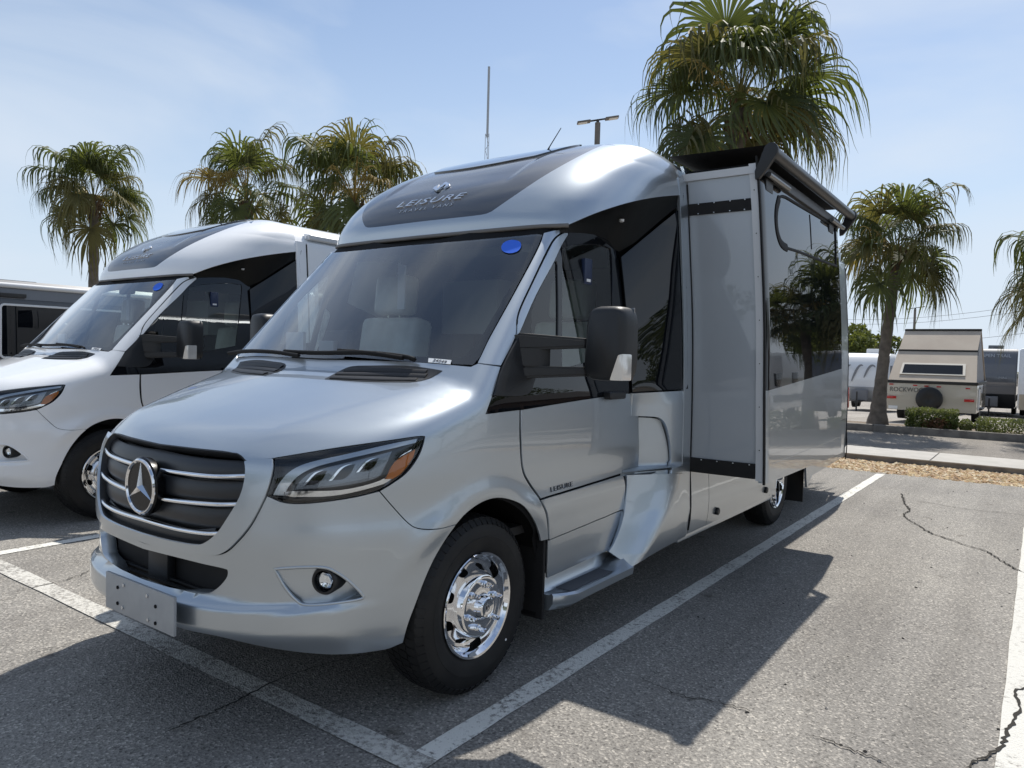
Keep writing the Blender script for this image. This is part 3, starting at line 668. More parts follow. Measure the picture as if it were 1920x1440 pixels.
# drip seal under the lip
NLP = int(np.sum(CAP.pt(lipq)[:, 2] < 2.165)); LQ = np.array(list(mir(lipq[:NLP])[::-1]) + [lip0] + list(lipq[:NLP]))
P = CAP.pt(LQ); N = CAP.normal(P)
link('lip_seal', ribbon_mesh('lip_seal', P - np.array([0, 0, 0.004]), N, 0.02, 0.008), mat('seal_grey', (0.16, 0.15, 0.14), 0.6), cap)
link('drip_channel', ribbon_mesh('drip_channel', P - N*0.02 - np.array([0, 0, 0.022]), N, 0.03, 0.006), RUBBER, cap)
wrap_text('cap_lettering', CAP, 'LEISURE', (747, 386), (874, 367), 0.55, CHROME, cap, off=0.002, shear=0.3, thick=0.005, space=1.15)
wrap_text('cap_subtitle', CAP, 'TRAVEL VANS', (749, 398), (850, 383), 0.62, BRUSHED, cap, off=0.001, shear=0.3, thick=0.002, space=1.6)
# rhombus mark: two interlocked brackets
Cq = CAP.hit([(829, 353)])[0]; n0 = CAP.normal(Cq[None])[0]; ex = np.array([1.0, 0, 0]); ez = np.cross(ex, n0); ez *= np.sign(ez[2])
bm = bmesh.new()
for s in (1, -1):
    pts = [(-0.010, 0.062), (0.052, 0.020), (0.060, -0.004), (0.046, -0.036), (0.034, -0.004), (0.030, 0.010), (-0.022, 0.040)]
    pts2 = [(-0.004, 0.034), (0.016, 0.020), (-0.002, -0.012), (-0.020, 0.0)]
    for pp in ((pts, pts2) if s == 1 else (pts, pts2)):
        P3 = [Cq + ex*(a*s)*0.98 + ez*(b*s)*1.05 + n0*0.004 for a, b in pp]
        prism_bm(bm, P3, n0*0.010)
link('emblem_mark', bm_mesh('emblem_mark', bm), CHROME, cap)

# --- soffit under the cap and the black corner panel behind the door
lipP = CAP.pt(lipq); k0 = int(np.argmin(np.hypot(lipP[:, 0]-CAP.hit([(1064, 422)])[0][0], lipP[:, 1]-CAP.hit([(1064, 422)])[0][1])))
outer = lipP[k0:] + np.array([-0.006, 0, 0.0])
TOPIN = CAB.hit([(1064, 436), (1090, 437), (1115, 440), (1140, 450), (1158, 474)])
inner_pts = [np.array(p) for p in TOPIN] + [FLR.hit([(1190, 455)])[0], FLR.hit([(1240, 412)])[0], FLR.hit([(1281, 378)])[0]]
def lerp_line(pts, n):
    pts = np.array(pts); s = np.concatenate([[0], np.cumsum(np.linalg.norm(np.diff(pts, axis=0), axis=1))]); t = np.linspace(0, s[-1], n)
    return np.stack([np.interp(t, s, pts[:, i]) for i in range(3)], 1)
A_ = lerp_line(outer, 30); B_ = lerp_line(inner_pts, 30)
for s in (1, -1):
    V = []; F = []
    for i in range(30):
        for j in range(5):
            t = j/4; p = A_[i]*(1-t)+B_[i]*t + np.array([0, 0, 0.03*math.sin(math.pi*t)]); V.append(p*np.array([s, 1, 1]))
    for i in range(29):
        for j in range(4):
            f = (i*5+j, i*5+j+1, (i+1)*5+j+1, (i+1)*5+j); F.append(f if s == 1 else f[::-1])
    so_ = link('cap_soffit', mesh('cap_soffit', V, F), mat('soffit_black', (0.005, 0.006, 0.007), 0.5, spec=0.25), VAN)
    ml_ = lathe('marker_light', [(0.0, 0.016), (0.012, 0.014), (0.016, 0.008), (0.016, 0.0)], 14, WTRIM, so_, 'Z'); pm = V[12*5+2]; ml_.location = (pm[0], pm[1], pm[2]-0.006); ml_.rotation_euler = (math.pi, 0, 0)
p_bp = FLR.poly([(1165, 482, 'c'), (1279, 388, 'c'), (1287, 520), (1290, 729, 'c'), (1186, 735, 'c'), (1180, 640), (1172, 550)])
p_bt = FLR.poly([(1187, 738, 'c'), (1291, 732, 'c'), (1293, 782), (1293, 886, 'c'), (1260, 888, 'c'), (1258, 840), (1250, 800), (1238, 784), (1220, 781), (1184, 780, 'c')])
p_bl = FLR.poly([(1176, 891, 'c'), (1293, 887, 'c'), (1292, 950), (1285, 1006, 'c'), (1240, 1030), (1184, 1063, 'c'), (1142, 1034, 'c'), (1152, 1018), (1164, 988), (1172, 955), (1176, 915)])
p_sc = FLR.poly([(1190, 784, 'c'), (1238, 786), (1248, 801), (1256, 840), (1258, 889, 'c'), (1194, 889, 'c')])
patch('corner_panel', FLR, p_bp, BLACKP, VAN, step=0.03)
patch('shoulder_panel', FLR, p_bt, SILVER, VAN, step=0.02, rim=0.05)
patch('flared_skirt', FLR, p_bl, SILVER, VAN, step=0.014, rim=0.03)
patch('scoop_panel', FLR, p_sc, SILVER, VAN, step=0.02, rim=0.0, offf=lambda P: -0.012 - 0.045*sstep(2.75, 2.45, P[:, 1]))
p_bs = CAB.poly([(1179, 738, 'c'), (1200, 738, 'c'), (1202, 892, 'c'), (1168, 892, 'c'), (1173, 830)])
patch('pillar_strip', CAB, p_bs, SILVER, VAN, step=0.02, off=-0.012)
Wl = lambda y0, y1, z0, z1: np.array([(y0, z0), (y1, z0), (y1, z1), (y0, z1)], float)
for s in (1, -1):
    ledge = FLR.pt(np.array([(y, 0.822) for y in np.linspace(2.20, 2.92, 14)])); V = []; F = []
    for i, p in enumerate(ledge):
        p = p + np.array([-0.001, 0, 0.006]); V += [p*np.array([s, 1, 1]), (p-np.array([0.012, 0, -0.008]))*np.array([s, 1, 1]), (p-np.array([0.13, 0, -0.012]))*np.array([s, 1, 1])]
    for i in range(13):
        for k in (0, 1): f = (3*i+k, 3*i+3+k, 3*i+4+k, 3*i+1+k); F.append(f if s == 1 else f[::-1])
    link('scoop_ledge', mesh('scoop_ledge', V, F), SILVER, VAN)
    box('inner_wall', (s*0.90-0.01, 2.32, 0.35), (s*0.90+0.01, 2.95, 1.32), GAP, VAN)
    prism('inner_wall', [(s*0.90, 2.42, 1.3), (s*0.90, 2.95, 1.3), (s*0.90, 2.95, 2.42), (s*0.78, 2.42, 2.12)], (-s*0.02, 0, 0), GAP, VAN)
# running board
for s in (1, -1):
    rb = [at_z((1026, 1142), 0.25)]
    bm = bmesh.new(); pr = [(0.90, 0.42), (0.945, 0.40), (0.955, 0.33), (0.97, 0.315), (1.055, 0.315), (1.085, 0.325), (1.10, 0.315), (1.095, 0.275), (1.05, 0.24), (0.90, 0.24)]
    rings = []
    for y in np.concatenate([[1.50, 1.52, 1.56, 1.62], np.linspace(1.7, 2.10, 6), [2.17, 2.225]]):
        kx = 1 - 0.45*max(0, (1.62-y)/0.12)**1.5; ring = []
        for (x, z) in pr:
            lift = 0.10*sstep(2.06, 2.225, np.array([y]))[0] if x < 1.07 and z > 0.25 else 0
            ring.append(bm.verts.new((s*(0.94 + (x-0.94)*(kx if x > 0.94 else 1)), y, z + lift*(0.6 if 0.96 < x < 1.06 else 0.3))))
        rings.append(ring)
    for i in range(len(rings)-1):
        for k in range(len(pr)): bm.faces.new((rings[i][k], rings[i][(k+1) % len(pr)], rings[i+1][(k+1) % len(pr)], rings[i+1][k]))
    bm.faces.new(rings[0]); bm.faces.new(rings[-1][::-1])
    r_ = link('running_board', bm_mesh('running_board', bm, 45), SILVER, VAN)
    box('tread_pad', ((0.962 if s == 1 else -1.058), 1.62, 0.313), ((1.058 if s == 1 else -0.962), 2.12, 0.319), mat('tread_grey', (0.10, 0.105, 0.115), 0.7, bump=(250, 0.4, 0.004)), r_, 0.002)
    # wheel arch liner and mud flap
    bm = bmesh.new(); n = 22; R0 = 0.485; a0 = [math.radians(-4 + 205*i/(n-1)) for i in range(n)]
    xs_ = lambda y: 0.955 if y >= 1.15 else 0.985*(1-((1.15-y)/1.115)**2.75)**(1/2.75)-0.035
    va = [[bm.verts.new((s*min(x, xs_(1.004 - R0*math.cos(a))), 1.004 - R0*math.cos(a), 0.386+R0*math.sin(a))) for a in a0] for x in (0.955, 0.60)]
    for i in range(n-1): bm.faces.new((va[0][i], va[0][i+1], va[1][i+1], va[1][i]))
    link('arch_liner', bm_mesh('arch_liner', bm), mat('liner_black', (0.006, 0.006, 0.006), 0.85, spec=0.2), VAN)
    box('mud_flap', ((0.78 if s == 1 else -0.99), 1.462, 0.20), ((0.99 if s == 1 else -0.78), 1.482, 0.62), RUBBER, VAN, 0.006)
# --- wheels
def wheel(parent, x, y, s, front=True):
    """s: +1 left side, -1 right side; tyre with tread blocks, bright wheel, slots, nuts, hub cap"""
    w = bpy.data.objects.new('wheel', None); COL.objects.link(w); w.parent = parent; w.location = (x, y, 0.386); w.scale = (s, 1, 1)
    R_ = 0.386
    prof = [(-0.215, 0.22), (-0.225, 0.25), (-0.228, 0.30), (-0.220, 0.345), (-0.206, 0.368), (-0.195, R_-0.008), (-0.17, R_-0.004), (-0.11, R_-0.002), (-0.05, R_-0.004), (-0.024, R_-0.008),
            (-0.012, 0.370), (0.002, 0.348), (0.008, 0.315), (0.010, 0.300), (0.0115, 0.299), (0.0105, 0.285), (0.007, 0.255), (0.0, 0.238), (-0.006, 0.224), (-0.03, 0.215)]
    lathe('tyre', prof, 72, TYRE, w)
    bm = bmesh.new(); nb = 60
    for k in range(nb):
        a = 2*math.pi*k/nb
        for (x0, x1, ph) in ((-0.200, -0.150, 0), (-0.145, -0.115, 0.5), (-0.105, -0.07, 0), (-0.065, -0.018, 0.5)):
            aa = a + ph*2*math.pi/nb; da = math.pi/nb*0.80; vs = []
            for (r_, sc_) in ((R_-0.012, 1.0), (R_+0.001, 0.94)):
                for (xx, dd) in ((x0, -da), (x1, -da+0.02), (x1, da+0.02), (x0, da)):
                    rr = r_ - (0.009 if (xx in (-0.200, -0.018) and r_ > R_-0.01) else 0)
                    vs.append(bm.verts.new((xx, rr*math.cos(aa+dd*sc_), rr*math.sin(aa+dd*sc_))))
            for f in ((4, 5, 6, 7), (0, 1, 5, 4), (1, 2, 6, 5), (2, 3, 7, 6), (3, 0, 4, 7)): bm.faces.new([vs[i] for i in f])
    # shoulder lugs
    for k in range(nb):
        a = 2*math.pi*(k+0.25)/nb; da = math.pi/nb*0.62
        vs = [bm.verts.new((xx, rr*math.cos(a+dd), rr*math.sin(a+dd))) for (xx, rr) in ((-0.020, R_-0.006), (0.0055, 0.352)) for dd in (-da, da)] 
        vs2 = [bm.verts.new((xx, rr*math.cos(a+dd), rr*math.sin(a+dd))) for (xx, rr) in ((-0.030, R_-0.016), (-0.006, 0.345)) for dd in (-da, da)]
        bm.faces.new((vs[0], vs[1], vs[3], vs[2])); bm.faces.new((vs[0], vs[2], vs2[2], vs2[0])); bm.faces.new((vs[1], vs2[1], vs2[3], vs[3])); bm.faces.new((vs[2], vs[3], vs2[3], vs2[2]))
    t = link('tread', bm_mesh('tread', bm, 20), TYRE, w); t['kind'] = 'stuff'
    bm = bmesh.new()
    if front:
        rp = [(-0.03, 0.218), (-0.004, 0.226), (0.004, 0.230), (0.008, 0.227), (0.006, 0.218), (-0.004, 0.210), (-0.010, 0.205), (-0.020, 0.200), (-0.042, 0.196), (-0.055, 0.188), (-0.058, 0.176), (-0.046, 0.162), (-0.018, 0.148), (0.006, 0.140), (0.018, 0.134), (0.022, 0.126), (0.0225, 0.118), (0.020, 0.105), (0.019, 0.070), (0.022, 0.058), (0.040, 0.052), (0.052, 0.046), (0.056, 0.040), (0.054, 0.036), (0.050, 0.0)]
    else:
        rp = [(-0.03, 0.218), (-0.004, 0.226), (0.004, 0.230), (0.008, 0.227), (0.0, 0.214), (-0.02, 0.206), (-0.10, 0.196), (-0.118, 0.180), (-0.112, 0.150), (-0.105, 0.125), (-0.105, 0.09), (-0.09, 0.07), (-0.05, 0.06), (-0.04, 0.05), (-0.038, 0.0)]
    rim = lathe('rim', rp, 64, CHROME, w, angle=28)
    SLOT = mat('slot_black', (0.004, 0.004, 0.004), 0.9, spec=0.1)
    if front:
        ns = 8
        for k in range(ns):
            a = 2*math.pi*(k+0.5)/ns; bm = bmesh.new(); ring = []
            for j in range(20):
                b = 2*math.pi*j/20; cb, sb = math.cos(b), math.sin(b); u = 0.025*abs(cb)**0.6*(1 if cb > 0 else -1); v = 0.0115*abs(sb)**0.75*(1 if sb > 0 else -1)
                rr = 0.1625 + v; xx = np.interp(rr, [0.148, 0.162, 0.176], [-0.018, -0.046, -0.058]) + 0.0025
                ring.append(bm.verts.new((xx, rr*math.cos(a+u/0.1625), rr*math.sin(a+u/0.1625))))
            cen = bm.verts.new((-0.046+0.002, 0.1625*math.cos(a), 0.1625*math.sin(a)))
            for j in range(20): bm.faces.new((ring[j], ring[(j+1) % 20], cen))
            link('slot', bm_mesh('slot', bm), SLOT, w)
    xo = 0.020 if front else -0.105
    for k in range(6):
        a = 2*math.pi*(k+0.3)/6
        nmesh = bpy.data.meshes.get('lug_nut_m')
        if nmesh is None:
            tmp = lathe('lug_nut', [(0.0, 0.016), (0.006, 0.0155), (0.008, 0.0125), (0.022, 0.012), (0.026, 0.0105), (0.040, 0.010), (0.044, 0.007), (0.045, 0.0)], 12, CHROME, None, angle=20); nmesh = tmp.data; nmesh.name = 'lug_nut_m'; bpy.data.objects.remove(tmp)
        nn = link('lug_nut', nmesh, None, w); nn.location = (xo, 0.093*math.cos(a), 0.093*math.sin(a))
    if front:
        hc = lathe('hub_cap', [(0.049, 0.034), (0.053, 0.033), (0.054, 0.030), (0.051, 0.029), (0.051, 0.0)], 30, mat('hub_black', (0.01, 0.01, 0.011), 0.3), w)
        bm = bmesh.new()
        for k in range(24):
            a, b = 2*math.pi*k/24, 2*math.pi*(k+1)/24
            bm.faces.new([bm.verts.new((0.0525, r_*math.cos(c_), r_*math.sin(c_)*0.9)) for r_, c_ in ((0.018, a), (0.018, b), (0.0145, b), (0.0145, a))])
        box_bm(bm, (0.050, -0.002, -0.017), (0.0528, 0.002, 0.017))
        link('hub_logo', bm_mesh('hub_logo', bm), BRUSHED, w)
    if front and s == 1:
        d = lathe('paint_dot', [(0.0105, 0.006), (0.0112, 0.005), (0.0112, 0.0)], 10, PAPER, w); d.location = (0, 0.20, -0.21)
    return w
def wheelset(parent):
    wheel(parent, 0.955, 1.004, 1); wheel(parent, -0.955, 1.004, -1)
    wheel(parent, 0.985, 5.33, 1, False); wheel(parent, -0.985, 5.33, -1, False)
wheelset(VAN)

# --- coach body: curved side panels, roof, rear
def wall_panel(name, y0, y1, z0, z1, s, m, parent, nz=14, thick=0.02, dx=0.0):
    V = []; F = []; zs = np.linspace(z0, z1, nz)
    for z in zs:
        x = float(BX(np.array([z]))[0]) + dx
        V += [(s*x, y0, z), (s*x, y1, z), (s*(x-thick), y1, z), (s*(x-thick), y0, z)]
    for i in range(nz-1):
        a = 4*i; b = a+4
        for k in range(4):
            f = (a+k, a+(k+1) % 4, b+(k+1) % 4, b+k); F.append(f)
    F += [(0, 3, 2, 1), tuple(4*(nz-1)+k for k in range(4))]
    bm = bmesh.new(); vs = [bm.verts.new(v) for v in V]
    for f in F: bm.faces.new([vs[i] for i in f])
    return link(name, bm_mesh(name, bm), m, parent)
YR = 7.62
def coach(parent, slide_open):
    for s in (1, -1):
        op = slide_open and s == 1
        wall_panel('front_wall_strip', 2.80, 2.925, 0.37, 2.60, s, SILVER, parent)
        ys = 4.97
        if True:
            # lower compartments in three doors
            for (a, b) in ((2.932, 3.24), (3.246, 4.66)):
                wall_panel('lower_panel', a, b, 0.375, 0.795, s, SILVER, parent, 6)
            bm = bmesh.new()   # panel over the rear wheel with an arch
            pts = [(4.666, 0.375)] + [(5.33-0.50*math.cos(t), 0.375+0.44*math.sin(t)) for t in np.linspace(0, math.pi, 18)][1:-1] + [(5.84, 0.375), (5.88, 0.29), (6.06, 0.385), (7.53, 0.44), (7.53, 0.86), (4.666, 0.86)]
            pts[1:1] = [(4.83, 0.375)]
            P3 = [(s*1.123, y, z) for y, z in pts]; prism_bm(bm, P3, (-s*0.02, 0, 0)); link('rear_wheel_panel', bm_mesh('rear_wheel_panel', bm), SILVER, parent)
            box('rear_flap', (0.80 if s == 1 else -1.08, 5.90, 0.14), (1.08 if s == 1 else -0.80, 5.915, 0.62), RUBBER, parent)
        wall_panel('side_wall', 5.05 if op else 2.932, 7.53, 0.866, 2.62, s, SILVER if (op or s == -1) else SILVER, parent)
        if op: wall_panel('header_panel', 2.932, 5.04, 2.64, 2.70, s, SILVER, parent, 3)
        # rounded rear corner
        nz = 18; V = []; F = []
        zs = list(np.linspace(0.44, 2.66, nz))
        for z in zs:
            x = float(BX(np.array([z]))[0]); tuck = 0.10*max(0, (0.62-z)/0.18)**2
            for k in range(9):
                a = math.pi/2*k/8; V.append((s*(x-0.17+0.17*math.cos(a)-tuck*0.4), 7.535-0.0+0.17*math.sin(a)-tuck, z))
        for i in range(nz-1):
            for k in range(8):
                f = (i*9+k, i*9+k+1, i*9+k+10, i*9+k+9); F.append(f if s == 1 else f[::-1])
        link('rear_corner', mesh('rear_corner', V, F), SILVER, parent)
        tl = box('tail_light', (s*1.09-0.02, 7.64, 0.98), (s*1.09+0.02, 7.71, 1.22), REDL, parent, 0.015)
        # seams
        for yy in (2.80, 2.928, 7.532):
            zz = np.linspace(0.40, 2.58, 30); P = np.array([(s*float(BX(np.array([z]))[0]), yy, z) for z in zz]); N = np.array([(s, 0, 0)]*30)
            link('body_seam', ribbon_mesh('body_seam', P, N, 0.012, 0.004), RUBBER if yy != 2.80 else SILVER, parent)
        box('sill_rail', (s*1.075-0.03, 2.82, 0.335), (s*1.075+0.03, 4.80, 0.377), SILVER, parent, 0.008)
        for yy in (3.40, 4.50):
            k_ = lathe('latch_knob', [(0.0, 0.026), (0.028, 0.026), (0.034, 0.018), (0.034, 0.0)], 16, PLASTIC, parent); k_.scale = (s, 1, 1); k_.location = (s*1.121, yy, 0.45)
        for (zz, mm) in ((0.815, RUBBER), (0.838, WTRIM)):
            box('belt_trim', (s*1.122-0.008, 2.935, zz-0.008), (s*1.122+0.008, 4.66, zz+0.008), mm, parent)
    # roof
    V = []; F = []; xs = np.linspace(-1, 1, 25)
    prof = []
    eb = math.atan2(2.56-2.2, 1.04)
    for u in xs:
        e_ = math.pi/2 - abs(u)*(math.pi/2-eb); q_ = CAP.pt(np.array([(math.pi/2, e_)]))[0]; prof.append((math.copysign(q_[0], u), q_[2]-0.003))
    for y in (2.76, 3.6, 5.0, 6.5, 7.43, 7.58, 7.66, 7.70):
        dz = {7.58: 0.02, 7.66: 0.06, 7.70: 0.12}.get(y, 0)
        V += [(x, y, z-dz) for x, z in prof]
    for j in range(7):
        for i in range(24): F.append((j*25+i, j*25+i+1, (j+1)*25+i+1, (j+1)*25+i))
    link('roof', mesh('roof', V, F), WHITEP if False else SILVER, parent)
    box('rear_wall', (-0.95, 7.68, 0.44), (0.95, 7.71, 2.78), SILVER, parent, 0.01)
    box('rear_bumper', (-1.0, 7.63, 0.36), (1.0, 7.78, 0.50), PLASTIC, parent, 0.03)
    box('floor_pan', (-0.98, 1.6, 0.42), (0.98, 4.8, 0.48), GAP, parent); box('floor_pan', (-0.72, 4.8, 0.42), (0.72, 5.9, 0.48), GAP, parent); box('floor_pan', (-0.98, 5.92, 0.46), (0.98, 7.5, 0.52), GAP, parent)
    box('front_floor', (-0.62, 0.42, 0.36), (0.62, 1.7, 0.42), GAP, parent)
    box('rear_axle', (-0.95, 5.27, 0.33), (0.95, 5.39, 0.45), GAP, parent, 0.03)
    box('front_axle', (-0.85, 0.95, 0.33), (0.85, 1.06, 0.44), GAP, parent, 0.03)
    box('air_conditioner', (-0.35, 4.6, 2.84), (0.35, 5.5, 3.08), WTRIM, parent, 0.08, 3)
    # skylight wedge and whip antenna on the cap
    sq = CAP.uv(np.array([(-0.40, 2.16, 2.66), (0.40, 2.16, 2.66), (0.40, 2.70, 2.86), (-0.40, 2.70, 2.86)]))
    link('skylight', patch_mesh('skylight', CAP, sq, off=0.010, rim=0.014, step=0.03), mat('skylight_glass', (0.01, 0.012, 0.015), 0.08, coat=1), parent)
    ab = CAP.hit([(1025, 284)])[0]; at_ = at_y((1052, 240), ab[1]+0.12)
    tube('whip_antenna', [tuple(ab - np.array([0, 0, 0.01])), tuple(ab*0.8+at_*0.2), tuple(at_)], [0.010, 0.0035, 0.0025], PLASTIC, parent, 6)
coach(VAN, True)

# --- interior
def interior(parent):
    V = []; F = []; xs = np.linspace(-0.84, 0.84, 15)
    pr = [(0.98, 1.36), (1.05, 1.375), (1.25, 1.37), (1.38, 1.33), (1.42, 1.22), (1.42, 0.7)]
    for x in xs:
        for (y, z) in pr: V.append((x, y+0.12*x*x*(1 if y < 1.3 else 0.3), z - 0.02*x*x))
    n = len(pr)
    for i in range(14):
        for j in range(n-1): F.append((i*n+j, (i+1)*n+j, (i+1)*n+j+1, i*n+j+1))
    d = link('dashboard', mesh('dashboard', V, F), DASH, parent)
    prism('centre_screen', [(-0.47, 1.20, 1.36), (-0.17, 1.20, 1.36), (-0.20, 1.26, 1.585), (-0.38, 1.26, 1.585)], (0, 0.05, 0.01), mat('screen_shroud', (0.02, 0.02, 0.022), 0.5), d, 0.012)
    box('screen_opening', (-0.37, 1.205, 1.47), (-0.25, 1.235, 1.53), mat('screen_light', (0.42, 0.45, 0.45), 0.5), d, 0.005)
    box('dash_tray', (0.22, 1.15, 1.37), (0.66, 1.33, 1.40), mat('tray_grey', (0.12, 0.125, 0.12), 0.6), d, 0.012)
    box('paper_sheet', (-0.76, 1.28, 1.40), (-0.60, 1.30, 1.58), PAPER, d)
    for x, ys in ((0.50, 2.16), (-0.44, 1.56)):
        s = bpy.data.objects.new('seat', None); COL.objects.link(s); s.parent = parent; s.location = (x, ys, 0.08)
        def soft(nm, lo, hi, bev, rx=0.0):
            bm = bmesh.new(); box_bm(bm, lo, hi, bev, 4)
            if rx:
                bmesh.ops.rotate(bm, verts=bm.verts[:], cent=(0, (lo[1]+hi[1])/2, lo[2]), matrix=Matrix.Rotation(rx, 3, 'X'))
            return link(nm, bm_mesh(nm, bm, 60), CREAM, s)
        soft('seat_cushion', (-0.26, -0.28, 0.80), (0.26, 0.22, 0.98), 0.07)
        soft('backrest', (-0.25, 0.14, 0.95), (0.25, 0.30, 1.62), 0.075, -0.16)
        soft('headrest', (-0.145, 0.24, 1.63), (0.145, 0.36, 1.88), 0.055, -0.1)
        tube('headrest_post', [(-0.05, 0.29, 1.55), (-0.05, 0.30, 1.68)], 0.008, CHROME, s, 6); tube('headrest_post', [(0.05, 0.29, 1.55), (0.05, 0.30, 1.68)], 0.008, CHROME, s, 6)
    # steering wheel
    bm = bmesh.new(); pts = [(0.44+0.19*math.cos(a), 1.48+0.10*math.sin(a)*0.6, 1.25+0.17*math.sin(a)) for a in np.linspace(0, 2*math.pi, 25)]
    tube_bm(bm, pts, 0.016, 6, False); tube_bm(bm, [(0.27, 1.48, 1.25), (0.61, 1.48, 1.25)], 0.014, 6); tube_bm(bm, [(0.44, 1.46, 1.25), (0.44, 1.30, 1.15)], 0.03, 6)
    link('steering_wheel', bm_mesh('steering_wheel', bm, 60), DASH, parent)
    box('partition', (-0.95, 3.3, 0.5), (0.95, 3.33, 2.6), DARKIN, parent)
    box('cab_floor', (-0.9, 1.2, 0.62), (0.9, 3.3, 0.66), DARKIN, parent)
    box('headliner', (-0.75, 2.0, 2.14), (0.75, 3.3, 2.17), mat('headliner', (0.35, 0.35, 0.34), 0.9), parent)
    box('overhead_cabinet', (-0.65, 2.55, 1.62), (-0.15, 2.85, 2.0), mat('cabinet_white', (0.6, 0.6, 0.57), 0.5), parent, 0.01)
    box('folded_leaflet', (-0.30, 1.74, 1.74), (-0.24, 1.75, 2.02), PAPER, parent)
    box('rear_view_mirror', (-0.13, 1.58, 1.98), (0.13, 1.62, 2.06), GAP, parent, 0.02)
    kb = box('key_box', (0.862, 1.95, 1.87), (0.888, 2.03, 2.01), mat('key_box_blue', (0.012, 0.025, 0.07), 0.4), parent, 0.008); box('key_box_tag', (0.886, 1.97, 1.885), (0.890, 2.01, 1.90), PAPER, kb)
    box('roof_console', (-0.5, 1.72, 2.06), (0.5, 2.0, 2.14), mat('console_grey', (0.3, 0.3, 0.29), 0.8), parent, 0.03)
interior(VAN)

SHARED = [o for o in bpy.data.objects if o.parent is not None]      # everything so far is also on the white van
# --- slide-out room (silver van only)
SL = bpy.data.objects.new('slide_out_room', None); COL.objects.link(SL); SL.parent = VAN
y0, y1 = 2.935, 5.03
bm = bmesh.new(); zs = np.linspace(0.80, 2.64, 14)
va = [bm.verts.new((float(BX(np.array([z]))[0])-0.10, y0, z)) for z in zs]; vb = [bm.verts.new((float(SXZ(np.array([z]))[0])-0.025, y0, z)) for z in zs]
for i in range(13): bm.faces.new((va[i], vb[i], vb[i+1], va[i+1]))
link('end_wall', bm_mesh('end_wall', bm), GREYW, SL)
bm = bmesh.new()
va = [bm.verts.new((float(BX(np.array([z]))[0])-0.10, y1, z)) for z in zs]; vb = [bm.verts.new((float(SXZ(np.array([z]))[0])-0.05, y1, z)) for z in zs]
for i in range(13): bm.faces.new((va[i+1], vb[i+1], vb[i], va[i]))
link('rear_end_wall', bm_mesh('rear_end_wall', bm), GREYW, SL)
box('slide_floor', (1.0, y0, 0.79), (1.55, y1, 0.82), GAP, SL); box('slide_roof', (0.95, y0, 2.63), (1.47, y1, 2.66), GAP, SL)
def ew(nm, za, zb, xa, xb, m, yy=0.012, n=2):
    """strip on the end wall; xa/xb measured from body side / from the outer skin"""
    V = []; F = []; zz = np.linspace(za, zb, n); 
    bm = bmesh.new(); fr = []; bk = []
    for z in zz:
        b0 = float(BX(np.array([z]))[0])-0.06 if xa is None else float(SXZ(np.array([z]))[0])+xa
        b1 = float(SXZ(np.array([z]))[0])+xb
        fr.append((bm.verts.new((b0, y0-yy, z)), bm.verts.new((b1, y0-yy, z)))); bk.append((bm.verts.new((b0, y0+0.002, z)), bm.verts.new((b1, y0+0.002, z))))
    for i in range(n-1):
        bm.faces.new((fr[i][0], fr[i][1], fr[i+1][1], fr[i+1][0])); bm.faces.new((fr[i][1], bk[i][1], bk[i+1][1], fr[i+1][1])); bm.faces.new((bk[i][0], fr[i][0], fr[i+1][0], bk[i+1][0]))
    bm.faces.new((fr[-1][0], fr[-1][1], bk[-1][1], bk[-1][0])); bm.faces.new((fr[0][1], fr[0][0], bk[0][0], bk[0][1]))
    return link(nm, bm_mesh(nm, bm), m, SL)
cst = ew('corner_trim', 0.765, 2.66, -0.062, -0.018, WTRIM, 0.010, 16)
ew('corner_seal', 0.745, 2.70, -0.017, -0.006, RUBBER, 0.018, 16)
up = ew('upper_seal_strip', 2.385, 2.455, None, -0.066, RUBBER, 0.010)
lowst = ew('lower_seal_strip', 0.775, 0.865, None, -0.066, RUBBER, 0.016)
ew('top_trim', 2.60, 2.645, None, -0.02, WTRIM, 0.014)
scr = None
for (z, xs) in ((2.39, (1.12, 1.22, 1.32, 1.41)), (2.45, (1.12, 1.22, 1.32, 1.41)), (0.858, (1.2, 1.3, 1.4, 1.5))):
    for x in xs:
        s_ = lathe('screw', [(0.0, 0.0045), (-0.003, 0.004), (-0.004, 0.0)], 8, BRUSHED, up if z > 1 else lowst, 'Y'); s_.location = (x, y0-0.017 if z < 1 else y0-0.011, z)
for z in np.linspace(0.95, 2.5, 7):
    s_ = lathe('screw', [(0.0, 0.0035), (-0.002, 0.003), (-0.002, 0.0)], 8, GAP, cst, 'Y'); s_.location = (float(SXZ(np.array([z]))[0])-0.04, y0-0.012, z)
# outer skin in two colours and its window
zb = lambda y: 1.305 + (y-2.93)*0.068
yy = np.linspace(2.93, 5.03, 24)
# wheel arch scallop is not part of the room, its lower edge is straight
lowp = np.array([(y, 0.752) for y in yy] + [(y, zb(y)) for y in yy[::-1]])
upp = np.array([(y, zb(y)) for y in yy] + [(5.03, 2.66), (2.93, 2.66)])
PWIN = [(1467, 368), (1458, 382), (1455, 410), (1459, 442), (1470, 462), (1500, 473), (1563, 497), (1567, 492), (1566, 430), (1563, 424), (1500, 386)]
w_uv = SLD.poly(PWIN, 4)
skin = link('outer_skin', patch_mesh('outer_skin', SLD, lowp, step=0.05, rim=0.03), SILVER, SL)
link('upper_skin', patch_mesh('upper_skin', SLD, upp, [w_uv], step=0.05, rim=0.03), BLACKP, SL)
link('crease_line', ribbon_mesh('crease_line', SLD.pt(np.array([(y, 0.86+0.015*(y-3)) for y in np.linspace(3.05, 4.9, 14)])), np.array([(1, 0, 0)]*14), 0.005, 0.0008), SILVER, skin)
wn = link('window', patch_mesh('window', SLD, w_uv, step=0.05, off=-0.002, rim=0.004), PRIV, SL)
